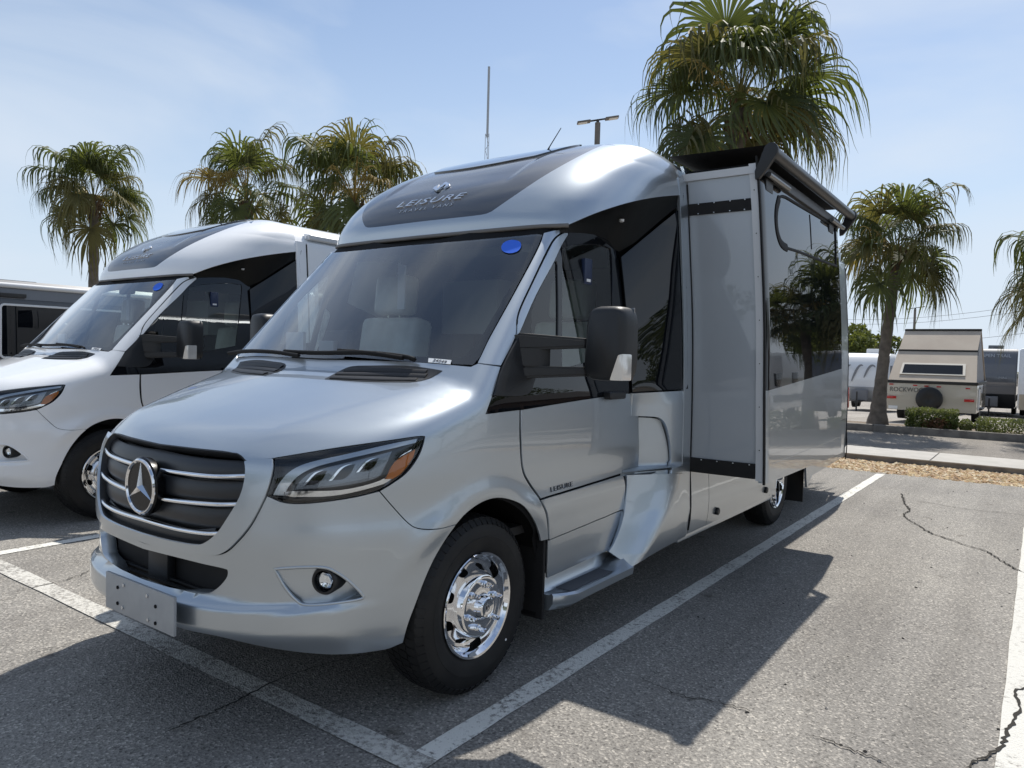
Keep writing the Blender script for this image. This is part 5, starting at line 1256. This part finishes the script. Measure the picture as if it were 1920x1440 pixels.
palm((3.50, 16.6, 0.15), 3.0, 1.12, 'short yellow-green palm at the end of the low hedge', 61, 27, r0=0.14, yellow=2, flowers=2)
palm((4.75, 16.75, 0.15), 2.75, 0.95, 'palm standing in the long dark hedge', 67, 27, r0=0.13, flowers=1)

def leaves_bm(n, lo, hi, shape, size, seed):
    """small bent leaf quads filling a shape; shape(u) -> bool keep, u in -1..1"""
    rnd = np.random.RandomState(seed); V = []; F = []; k = 0
    lo = np.array(lo); hi = np.array(hi); c_ = (lo+hi)/2; h_ = (hi-lo)/2
    while k < n:
        u = rnd.uniform(-1, 1, 3)
        if not shape(u, rnd): continue
        p = c_+u*h_; a = rnd.normal(size=3); a /= np.linalg.norm(a); b = np.cross(a, rnd.normal(size=3)); b /= np.linalg.norm(b); s = size*rnd.uniform(0.6, 1.4); nn = np.cross(a, b)
        i = len(V); V += [p-a*s, p+b*s*0.38+nn*s*0.1, p+a*s, p-b*s*0.38+nn*s*0.1]; F.append((i, i+1, i+2, i+3)); k += 1
    return V, F
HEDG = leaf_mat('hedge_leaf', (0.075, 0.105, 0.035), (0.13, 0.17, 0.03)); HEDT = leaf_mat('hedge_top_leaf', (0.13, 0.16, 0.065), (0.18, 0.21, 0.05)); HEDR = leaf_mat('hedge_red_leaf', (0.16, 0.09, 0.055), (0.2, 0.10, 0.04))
TWIG = mat('twig', (0.10, 0.075, 0.05), 0.9)
def bush(name, label, lo, hi, n, size, seed, m, group=None, boxy=True, top=None, cat='hedge'):
    t = thing(name, label, cat, ((lo[0]+hi[0])/2, (lo[1]+hi[1])/2, lo[2]), group=group); c_ = Vector(((lo[0]+hi[0])/2, (lo[1]+hi[1])/2, lo[2]))
    rn = np.random.RandomState(seed+1); ph = rn.uniform(0, 6.28, 6)
    def shp(u, rnd):
        bump = 0.10*math.sin(5*u[0]+ph[0])+0.08*math.sin(9*u[0]+4*u[1]+ph[1])
        if boxy:
            r = max(abs(u[0]), abs(u[1]), abs(u[2]) if u[2] > 0 else 0) + bump*0.6
        else: r = math.sqrt(u[0]**2+u[1]**2+u[2]**2)+bump*1.4
        return r < 0.98 and r > 0.98-0.42*abs(rnd.normal())
    V, F = leaves_bm(n, lo, hi, shp, size, seed); V = [tuple(Vector(v)-c_) for v in V]
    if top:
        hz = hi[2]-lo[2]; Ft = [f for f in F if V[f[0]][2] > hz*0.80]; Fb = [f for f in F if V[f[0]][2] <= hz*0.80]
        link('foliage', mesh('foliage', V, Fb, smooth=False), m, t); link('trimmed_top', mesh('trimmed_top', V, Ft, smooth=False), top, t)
    else: link('foliage', mesh('foliage', V, F, smooth=False), m, t)
    bm = bmesh.new(); rnd = random.Random(seed)
    for k in range(10):
        x, y = rnd.uniform(-.35, .35)*(hi[0]-lo[0]), rnd.uniform(-.3, .3)*(hi[1]-lo[1]); tube_bm(bm, [(x*0.6, y*0.6, 0), (x, y, (hi[2]-lo[2])*0.75)], [0.015*size/0.03, 0.005], 4)
    link('stems', bm_mesh('stems', bm), TWIG, t); return t
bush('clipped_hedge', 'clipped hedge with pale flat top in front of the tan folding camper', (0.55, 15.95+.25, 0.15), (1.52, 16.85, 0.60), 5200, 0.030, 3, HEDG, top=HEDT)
bush('russet_shrub', 'sparse reddish brown shrub at the foot of the clipped hedge', (0.85, 16.17, 0.15), (1.5, 16.5, 0.42), 1300, 0.026, 9, HEDR, boxy=False, cat='shrub')
bush('small_shrub', 'small yellow-green shrub between the two hedges', (1.50, 16.2, 0.15), (1.86, 16.6, 0.42), 900, 0.028, 12, HEDT, boxy=False, cat='shrub')
bush('low_hedge', 'low yellow-green hedge under the short palm', (1.85, 16.2, 0.15), (4.3, 16.9, 0.47), 5200, 0.030, 15, HEDT)
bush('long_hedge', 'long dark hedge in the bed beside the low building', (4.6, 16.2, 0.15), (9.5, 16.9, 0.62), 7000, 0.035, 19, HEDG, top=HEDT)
def far_tree(label, base, rad, h, seed, n=2600):
    t = thing('broadleaf_tree', label, 'tree', base); bm = bmesh.new(); tube_bm(bm, [(0, 0, 0), (0.05, 0, h*0.4), (0.1, 0.1, h*0.75)], [0.28, 0.2, 0.08], 8)
    rnd = random.Random(seed)
    for k in range(6):
        a = k*1.05; tube_bm(bm, [(0.05, 0, h*0.4), (math.cos(a)*rad*0.6, math.sin(a)*rad*0.6, h*0.72)], [0.12, 0.03], 6)
    link('trunk', bm_mesh('trunk', bm, 60), TRUNK, t)
    rn = np.random.RandomState(seed); C_ = [(rn.uniform(-.6, .6), rn.uniform(-.6, .6), rn.uniform(-.5, .6), rn.uniform(.3, .5)) for _ in range(14)]
    def shp(u, r):
        for c_ in C_:
            d = math.sqrt((u[0]-c_[0])**2+(u[1]-c_[1])**2+(u[2]-c_[2])**2)
            if d < c_[3] and d > c_[3]*0.55: return True
        return False
    V, F = leaves_bm(n, (-rad, -rad, h*0.35), (rad, rad, h*1.05), shp, 0.22, seed); link('crown', mesh('crown', V, F, smooth=False), TREEG, t); return t
TREEG = leaf_mat('tree_leaf', (0.07, 0.10, 0.025), (0.16, 0.18, 0.03))
p = at_y((1622, 660), 62); far_tree('rounded yellow-green tree far behind the white trailers', (p[0]-0.6, 62, -1.0), 2.6, 5.6, 3)
p = at_y((1668, 655), 64); far_tree('thin pale tree far behind the tan folding camper', (p[0], 64, -1.0), 1.3, 5.2, 5, 900)
for k, (x, y, r_, h, lb) in enumerate(((16, 70, 5, 8, 'broad tree beyond the yard, past the low building'), (28, 62, 5, 9, 'dense tree at the yard edge'), (42, 50, 6, 10, 'big tree at the street side of the yard'), (-60, 40, 6, 7, 'dark tree beyond the row of motorhomes'), (38, 30, 6, 9, 'wide tree added unseen across the aisle for dark reflections'), (33, 16, 6, 9, 'tree added unseen across the aisle for dark reflections, next to the wide one'), (31, 4, 6.5, 10, 'dense rounded tree added unseen across the aisle for dark reflections in the silver van'), (34, -9, 6, 9, 'last tree added unseen across the aisle for dark reflections'), (30, 42, 6, 9, 'tall tree added unseen behind the office roof for dark reflections'), (-14, -27, 6, 8, 'leafy tree added unseen for reflections behind the long white trailer across the lane'), (-2, -30, 7, 9, 'widest tree added unseen for reflections on the far side of the lane'), (11, -28, 6, 8, 'leafy tree added unseen for reflections behind the grey trailer across the lane'), (22, -24, 6, 9, 'leafy tree added unseen for reflections at the corner of the lane'))):  # trees by the aisle, office and lane: unseen, added to darken paint reflections
    far_tree(lb, (x, y, -1.0 if y > 40 else 0), r_, h, 20+k, 3600)

# ------------------------------------------------------------------ trailers, motorhome, building
TAN = mat('tan_canvas', (0.52, 0.45, 0.37), 0.8, noise=(1.6, (0.46, 0.39, 0.32), 5)); TANP = paint('tan_panel', (0.50, 0.46, 0.38), rough=0.45)
DKTRIM = mat('dark_trim', (0.02, 0.02, 0.02), 0.5)
def rot_text(name, s, size, m, parent, loc, rx=math.pi/2, rz=0.0, sx=1.0, ext=0.004):
    me = text_mesh(s, size, extrude=ext); o = link(name, me, m, parent); o.location = loc; o.rotation_euler = (rx, 0, rz); o.scale = (sx, 1, 1); return o
Y0 = 20.3
T = thing('folding_camper', 'tan folding camper with steep roof panels and spare wheel on its back', 'camper trailer', (0.60, Y0, 0.0))
hw = 1.02
b_ = box('body', (-hw, 0, 0.34), (hw, 3.6, 1.05), TANP, T, 0.02)
box('roof_rail', (-hw-0.02, -0.02, 1.05), (hw+0.02, 3.62, 1.13), DKTRIM, T, 0.01)
lowr = prism('lower_roof_panel', [(-hw+0.02, 0.0, 1.13), (hw-0.02, 0.0, 1.13), (hw-0.08, 0.78, 1.92), (-hw+0.12, 0.78, 1.92)], (0, 0.04, 0.0), TAN, T)
upr = prism('upper_roof_panel', [(-hw+0.13, 0.80, 1.94), (hw-0.08, 0.80, 1.94), (hw-0.05, 1.36, 2.50), (-hw+0.19, 1.36, 2.50)], (0, 0.04, 0.0), TAN, T)
prism('front_roof_panel', [(-hw+0.19, 1.40, 2.50), (hw-0.05, 1.40, 2.50), (hw-0.02, 3.6, 1.13), (-hw+0.02, 3.6, 1.13)], (0, 0.0, 0.04), TAN, T)
prism('gable', [(hw-0.08, 0.05, 1.13), (hw-0.08, 3.55, 1.13), (hw-0.10, 1.40, 2.46)], (0.03, 0, 0), mat('gable_grey', (0.22, 0.22, 0.23), 0.5), T)
prism('gable', [(-hw+0.1, 0.05, 1.13), (-hw+0.1, 3.55, 1.13), (-hw+0.2, 1.40, 2.46)], (0.03, 0, 0), MATS['gable_grey'], T)
box('hinge_strip', (-hw+0.12, 0.765, 1.905), (hw-0.07, 0.80, 1.955), DKTRIM, T); box('ridge_strip', (-hw+0.18, 1.33, 2.48), (hw-0.04, 1.42, 2.53), DKTRIM, T)
def on_slope(z): return (z-1.13)/(1.92-1.13)*0.78
wf = prism('window', [(-0.76, on_slope(1.28)-0.012, 1.28), (0.74, on_slope(1.28)-0.012, 1.28), (0.72, on_slope(1.58)-0.012, 1.58), (-0.73, on_slope(1.58)-0.012, 1.58)], (0, -0.012, 0.012), mat('window_frame_cream', (0.66, 0.62, 0.54), 0.5), T)
prism('pane', [(-0.70, on_slope(1.32)-0.03, 1.315), (0.68, on_slope(1.32)-0.03, 1.315), (0.66, on_slope(1.55)-0.03, 1.545), (-0.68, on_slope(1.55)-0.03, 1.545)], (0, -0.008, 0.008), PRIV, wf)
sp = lathe('spare_wheel', [(0.0, 0.0), (-0.12, 0.0), (-0.15, 0.06), (-0.15, 0.20), (-0.13, 0.27), (-0.09, 0.31), (0.0, 0.31)], 36, mat('spare_cover', (0.012, 0.012, 0.013), 0.45), T, 'Y'); sp.location = (-0.02, 0.0, 0.66)
for (x, z, w) in ((-0.92, 1.01, 0.05), (-0.36, 1.0, 0.05), (-0.10, 0.99, 0.05), (0.18, 0.985, 0.05), (0.82, 0.97, 0.05)):
    box('marker_light', (x-w, -0.02, z-0.016), (x+w, 0.002, z+0.016), REDL, T, 0.004)
for x in (-0.90, 0.86): box('tail_light', (x-0.11, -0.025, 0.63), (x+0.11, 0.002, 0.70), REDL, T, 0.006)
box('number_plate', (-0.97, -0.012, 0.36), (-0.75, 0.002, 0.44), PAPER, T)
rot_text('lettering', 'ROCKWOOD', 0.17, mat('letter_grey', (0.10, 0.10, 0.10), 0.6), T, (-0.50, -0.006, 0.875), sx=0.86)
for (sx) in (-1, 1):
    wl = lathe('wheel', [(-0.09, 0.0), (-0.09, 0.30), (0.09, 0.30), (0.09, 0.0)], 24, TYRE, T); wl.location = (sx*0.90, 1.9, 0.30)
box('side_step', (hw, 0.5, 0.42), (hw+0.10, 1.3, 0.46), DKTRIM, T); box('side_heater', (hw-0.01, 0.3, 0.40), (hw+0.03, 0.7, 0.95), WTRIM, T, 0.01); box('side_window', (hw-0.01, 0.9, 0.62), (hw+0.02, 2.2, 1.0), PRIV, T, 0.01)
def trailer(label, x0, x1, y0, L_, zb, zt, body, lower, rz=0, nose=0.35, name='travel_trailer', text=None, cap=None, swoosh=False, cat='travel trailer', window=None, group=None):
    """box trailer seen from its front: sloped nose cap, lower panel, propane box, wheels, roof unit"""
    cx = (x0+x1)/2; hw_ = (x1-x0)/2; t = thing(name, label, cat, (cx, y0, zb), rz, group); H = zt-zb; g = 0.42
    prof = [(nose*0.9, g), (0.10, 0.75), (0.0, 1.1), (0.04, 1.8), (nose*0.6, H-0.22), (nose*1.1, H-0.03), (nose*1.6, H), (L_-0.06, H), (L_, H-0.06), (L_, g)]
    bm = bmesh.new(); prism_bm(bm, [(-hw_, y, z) for y, z in prof], (2*hw_, 0, 0)); es = [e for e in bm.edges if abs(e.verts[0].co.x-e.verts[1].co.x) < 1e-6]
    bmesh.ops.bevel(bm, geom=es, offset=0.05, segments=2, affect='EDGES'); link('body', bm_mesh('body', bm), body, t)
    bm = bmesh.new(); lp = [(nose*0.9-0.012, g-0.01), (0.088, 0.75), (-0.014, 1.09)]
    prism_bm(bm, [(-hw_+0.06, y, z) for y, z in lp] + [(-hw_+0.06, 0.1, 1.09), (-hw_+0.06, nose*0.9+.05, g-0.01)], (2*hw_-0.12, 0, 0)); link('nose_guard', bm_mesh('nose_guard', bm), lower, t)
    for s in (-1, 1):
        for k in (0, 1):
            wl = lathe('wheel', [(-0.10, 0.0), (-0.10, 0.30), (-0.08, 0.34), (0.08, 0.34), (0.10, 0.30), (0.10, 0.17), (0.06, 0.16), (0.05, 0.0)], 24, TYRE, t); wl.location = (s*(hw_-0.14), L_*0.55+k*0.82, 0.34); wl.scale = (s, 1, 1)
        box('side_stripe', (s*hw_-0.006, 0.5, 0.75), (s*hw_+0.006, L_-0.2, 1.05), lower, t)
        for (a, b) in ((0.16, 0.34), (0.60, 0.78)): w_ = box('window', (s*hw_-0.008, L_*a, 1.45), (s*hw_+0.014, L_*b, 2.05), PRIV, t, 0.006)
    box('tongue', (-0.06, -1.1, 0.42), (0.06, nose, 0.52), DKTRIM, t); box('propane_cover', (-0.32, -0.42, 0.50), (0.32, -0.06, 0.98), mat('propane_grey', (0.16, 0.165, 0.18), 0.5), t, 0.06)
    tube('jack', [(0, -0.85, 0.0), (0, -0.85, 0.9)], 0.035, DKTRIM, t)
    box('roof_unit', (-0.33, L_*0.45, H-0.02), (0.33, L_*0.6, H+0.24), WTRIM if cap is None else cap, t, 0.06)
    if text: rot_text('lettering', text[0], text[1], text[2], t, (text[3], -0.012+nose*0.30, H-0.34), rx=math.pi/2-0.30)
    if window: box('front_window', (-0.6, -0.02, 1.35), (0.6, 0.05, 1.85), PRIV, t, 0.02)
    if swoosh:
        for k in range(3):
            pts = [Vector((-hw_+0.1+0.5*k+0.45*u, -0.012, 1.15+0.9*math.sin(u*1.6+k*0.2))) for u in np.linspace(0, 1, 9)]
            link('swoosh', ribbon_mesh('swoosh', np.array([tuple(p) for p in pts]), np.array([(0, -1, 0)]*9), 0.10, 0.006, taper=True), mat('swoosh_grey', (0.20, 0.21, 0.23), 0.5), t)
    return t
GRYT = paint('trailer_grey', (0.105, 0.11, 0.125), rough=0.5); CHAR = mat('charcoal_panel', (0.025, 0.026, 0.03), 0.5); WHT = paint('trailer_white', (0.72, 0.73, 0.74), rough=0.45)
LGT = mat('letter_light', (0.42, 0.44, 0.47), 0.5)
a = at_y((1838, 700), 40); b = at_y((1908, 700), 40)
tr = trailer('grey travel trailer with charcoal nose guard behind the folding camper', a[0]-0.55, b[0]-0.02, 40, 6.5, -0.77, 2.46, GRYT, CHAR, text=('ASPEN TRAIL', 0.22, LGT, 0.10), cap=GRYT)
rot_text('lettering', 'MINI', 0.16, MATS['swoosh_grey'] if 'swoosh_grey' in MATS else LGT, tr, (0.45, -0.016, 1.85)); 
bm = bmesh.new(); prism_bm(bm, [(-0.55, -0.012, 1.78), (-0.40, -0.012, 1.76), (-0.38, -0.012, 1.86), (-0.45, -0.012, 1.90), (-0.46, -0.012, 2.02), (-0.56, -0.012, 1.96)], (0, -0.006, 0)); link('mountain_mark', bm_mesh('mountain_mark', bm), LGT, tr)
a = at_y((1910, 700), 37)
trailer('white travel trailer with tan roof edge next to the grey one', a[0], a[0]+2.4, 37, 6.5, -0.66, 2.42, WHT, mat('panel_beige', (0.45, 0.40, 0.32), 0.6), nose=0.2)
a = at_y((1604, 700), 34); b = at_y((1660, 700), 34)
trailer('white travel trailer with dark swooshes behind the leaning palm', a[0]-0.75, a[0]+1.25, 34, 6.0, -0.54, 2.05, WHT, mat('panel_lightgrey', (0.42, 0.43, 0.45), 0.6), swoosh=True, nose=0.6)
trailer('white travel trailer tucked between the swoosh trailer and the folding camper', a[0]+1.55, a[0]+3.6, 38, 6.0, -0.69, 2.1, WHT, MATS['panel_lightgrey'], nose=0.5)
trailer('charcoal travel trailer with front window in the yard beyond the hedges', 6.4, 8.8, 33, 6.5, -0.5, 2.6, GRYT, CHAR, nose=0.4, window=True)
trailer('white travel trailer with front window in the yard beyond the hedges', 10.2, 12.6, 32, 6.5, -0.46, 2.6, WHT, CHAR, nose=0.4, window=True)
# unseen trailers added across the lane so the vans' paint has something to reflect
trailer('long white travel trailer added unseen across the lane as a reflection for the white camper van', -9.2, -6.8, -13.5, 7.5, 0.0, 3.0, WHT, CHAR, rz=math.pi, nose=0.5, window=True)
trailer('charcoal travel trailer added unseen across the lane as a reflection for the silver camper van', -3.2, -0.8, -13.0, 7.0, 0.0, 3.0, GRYT, CHAR, rz=math.pi, nose=0.4, window=True)
trailer('white travel trailer with swooshes added unseen across the lane for paint reflections, behind the parking lines', 4.6, 7.0, -14.0, 7.0, 0.0, 3.0, WHT, CHAR, rz=math.pi, nose=0.5, swoosh=True)
trailer('grey travel trailer added unseen across the lane for paint reflections, at the end of its row', 10.5, 12.9, -13.5, 7.0, 0.0, 3.0, GRYT, CHAR, rz=math.pi, nose=0.4, window=True)
# low brick building at the right of the yard
BRK = mat('building_brick', (0.30, 0.21, 0.16), 0.85, noise=(14, (0.22, 0.15, 0.12), 6)); ROOFM = mat('building_roof', (0.10, 0.09, 0.085), 0.8)
B = thing('office_building', 'low brick office with dark hipped roof at the edge of the yard', 'building', (17.5, 24, 0.0), -0.12)
box('wall', (-4, 0, -0.3), (4, 7, 2.9), BRK, B)
bm = bmesh.new(); v = [bm.verts.new(p) for p in ((-4.5, -0.5, 2.9), (4.5, -0.5, 2.9), (4.5, 7.5, 2.9), (-4.5, 7.5, 2.9), (-1.8, 3.5, 4.4), (1.8, 3.5, 4.4))]
for f in ((0, 1, 5, 4), (1, 2, 5), (2, 3, 4, 5), (3, 0, 4), (3, 2, 1, 0)): bm.faces.new([v[i] for i in f])
link('roof', bm_mesh('roof', bm, 5), ROOFM, B)
for x in (-3, -1.2, 1.0, 2.8):
    w_ = box('window', (x-0.55, -0.05, 0.9), (x+0.55, 0.01, 2.2), PRIV, B, 0.01); box('window_sill', (x-0.62, -0.10, 0.82), (x+0.62, 0.0, 0.9), CONC, w_)
d_ = box('door', (-0.45, -0.06, 0), (0.40, 0.01, 2.1), DKTRIM, B, 0.01)
# dark grey motorhome beyond the white van: side wall towards the camera
M = thing('motorhome', 'dark grey motorhome with side window and roof rail beyond the white van', 'motorhome', (-9.3, 2.0, 0.0), -0.01)
DKG = paint('motorhome_grey', (0.028, 0.030, 0.035), metal=0.1, rough=0.35); PALEG = paint('motorhome_band', (0.10, 0.105, 0.115), metal=0.2, rough=0.4)
HWm = 1.1
bm = bmesh.new(); prm = [(-HWm, 0.42), (HWm, 0.42), (HWm+0.02, 1.2), (HWm, 1.95), (HWm-0.02, 2.06), (-HWm+0.02, 2.06), (-HWm, 1.95), (-HWm-0.02, 1.2)]
prism_bm(bm, [(x, 0.15, z) for x, z in prm], (0, 5.6, 0)); link('body', bm_mesh('body', bm), DKG, M)
bm = bmesh.new(); prm = [(-HWm+0.01, 2.06), (HWm-0.01, 2.06), (HWm-0.03, 2.20), (HWm-0.14, 2.31), (-HWm+0.14, 2.31), (-HWm+0.03, 2.20)]
prism_bm(bm, [(x, 0.12, z) for x, z in prm], (0, 5.66, 0)); link('roof', bm_mesh('roof', bm, 25), PALEG, M)
r1 = lathe('roof_rail', [(0.1, 0.0), (0.1, 0.035), (5.8, 0.035), (5.8, 0.0)], 14, WTRIM, M, 'Y'); r1.location = (HWm-0.02, 0, 2.235)
box('awning_arm', (HWm-0.01, 0.30, 2.08), (HWm+0.03, 0.72, 2.13), DKTRIM, M, 0.005)
tube('corner_post', [(HWm+0.03, 0.22, 0.5), (HWm+0.03, 0.22, 2.2)], 0.035, DKTRIM, M)
WS3 = SideX(lambda y, z: 0*y + HWm + 0.022, 1, 30); wq3 = rrect(0.42, 2.0, 1.28, 1.98, 0.05)
w3 = link('window', patch_mesh('window', WS3, wq3, step=0.2, rim=0.01), PRIV, M); Pq = WS3.pt(wq3); link('window_frame', ribbon_mesh('window_frame', Pq, np.array([(1, 0, 0)]*len(Pq)), 0.028, 0.006, False, True), WTRIM, w3)
box('upper_pane', (HWm+0.02, 0.62, 1.68), (HWm+0.03, 1.9, 1.93), PRIV, w3, 0.003)
box('vent_cover', (0.2, 2.15, 2.30), (0.75, 2.8, 2.40), DKTRIM, M, 0.04, 3); box('solar_panel', (-0.6, 0.2, 2.31), (0.7, 1.0, 2.335), mat('solar_blue', (0.02, 0.025, 0.05), 0.15), M)
box('cab', (-0.95, -1.3, 0.45), (0.95, 0.15, 1.95), DKG, M, 0.25, 4)
w_c = prism('windscreen', [(-0.8, -1.31, 1.25), (0.8, -1.31, 1.25), (0.75, -1.0, 1.93), (-0.75, -1.0, 1.93)], (0, -0.02, 0.01), PRIV, M)
for (x, y) in ((-0.95, -0.7), (0.95, -0.7), (-0.98, 3.8), (0.98, 3.8)):
    wl = lathe('wheel', [(-0.11, 0.0), (-0.11, 0.33), (-0.09, 0.37), (0.09, 0.37), (0.11, 0.33), (0.11, 0.2), (0.06, 0.18), (0.05, 0.0)], 28, TYRE, M); wl.location = (x, y, 0.37); wl.scale = (1 if x > 0 else -1, 1, 1)

# ------------------------------------------------------------------ poles, mast, wires
POLE = mat('pole_bronze', (0.13, 0.115, 0.10), 0.6, noise=(3, (0.17, 0.15, 0.13)))
def lamp_post(label, px_top, dist, head=0.84, rot=0.0):
    p = at_d(px_top, dist); zb_ = -1.1 if p[1] > 17 else 0; t = thing('lamp_post', label, 'street lamp', (p[0], p[1], zb_), rot); H = p[2]-zb_
    tube('pole', [(0, 0, 0), (0, 0, H-0.12)], [0.13, 0.11], POLE, t, 4); tube('mast_arm', [(-0.45, 0, H-0.10), (0, 0, H-0.02), (0.45, 0, H+0.06)], 0.035, DKTRIM, t, 6)
    tube('collar', [(0, 0, H-0.16), (0, 0, H)], 0.06, DKTRIM, t, 8)
    for s in (-1, 1):
        bm = bmesh.new(); box_bm(bm, (0.30, -0.16, -0.04), (head, 0.16, 0.03), 0.03, 2)
        bmesh.ops.rotate(bm, verts=bm.verts[:], cent=(0, 0, 0), matrix=Matrix.Rotation(-0.17 if s == 1 else 0.17, 3, 'Y'))
        if s == -1:
            for v in bm.verts: v.co.x *= -1
        h_ = link('lamp_head', bm_mesh('lamp_head', bm), POLE, t); h_.location = (0, 0, H-0.02)
        bm = bmesh.new(); box_bm(bm, (0.44, -0.13, -0.052), (head-0.04, 0.13, -0.038), 0.004, 1)
        bmesh.ops.rotate(bm, verts=bm.verts[:], cent=(0, 0, 0), matrix=Matrix.Rotation(-0.17 if s == 1 else 0.17, 3, 'Y'))
        if s == -1:
            for v in bm.verts: v.co.x *= -1
        link('lens', bm_mesh('lens', bm), mat('lamp_lens', (0.72, 0.70, 0.66), 0.4), h_)
    return t
lamp_post('twin-headed lamp post rising behind the silver van roof', (1121, 224), 30, rot=YAW)
lamp_post('distant twin-headed lamp post above the tan folding camper', (1716, 577), 82, rot=0.3)
p = at_d((917, 125), 150); H = p[2]
Mt = thing('radio_mast', 'thin grey radio mast with small side aerial behind the van roof', 'mast', (p[0], p[1], -1.3)); STEEL = mat('galvanised', (0.36, 0.37, 0.38), 0.5, 0.3)
bm = bmesh.new(); Hm = H+1.3
for k in range(3):
    a = k*2.094; tube_bm(bm, [(0.42*math.cos(a), 0.42*math.sin(a), 0), (0.42*math.cos(a), 0.42*math.sin(a), Hm*0.78)], 0.075, 4)
for k in range(44):
    z = Hm*0.78*k/44; a = (k % 3)*2.094; b = ((k+1) % 3)*2.094; tube_bm(bm, [(0.42*math.cos(a), 0.42*math.sin(a), z), (0.42*math.cos(b), 0.42*math.sin(b), z+Hm*0.78/44)], 0.05, 4)
link('lattice', bm_mesh('lattice', bm), STEEL, Mt)
tube('top_section', [(0, 0, Hm*0.77), (0, 0, Hm)], 0.24, STEEL, Mt, 6); tube('side_aerial', [(0, 0, Hm*0.63), (1.3, 0, Hm*0.635), (1.5, 0, Hm*0.66)], 0.12, STEEL, Mt, 5)
WIREM = mat('wire', (0.03, 0.03, 0.03), 0.6)
for k, (pa, pb, lb) in enumerate((((1560, 598), (2100, 540), 'topmost power line above the folding camper'), ((1560, 606), (2100, 552), 'second power line above the folding camper'), ((1560, 640), (2100, 598), 'lowest power line above the folding camper'))):
    A = at_d(pa, 105); Bq = at_d(pb, 75); P_ = [tuple(A+(Bq-A)*u - np.array([0, 0, 0.9*4*u*(1-u)])) for u in np.linspace(-1.2, 1.6, 30)]
    tag(tube('power_line', P_, 0.016, WIREM, None, 4), lb, 'power line', 'overhead power lines')
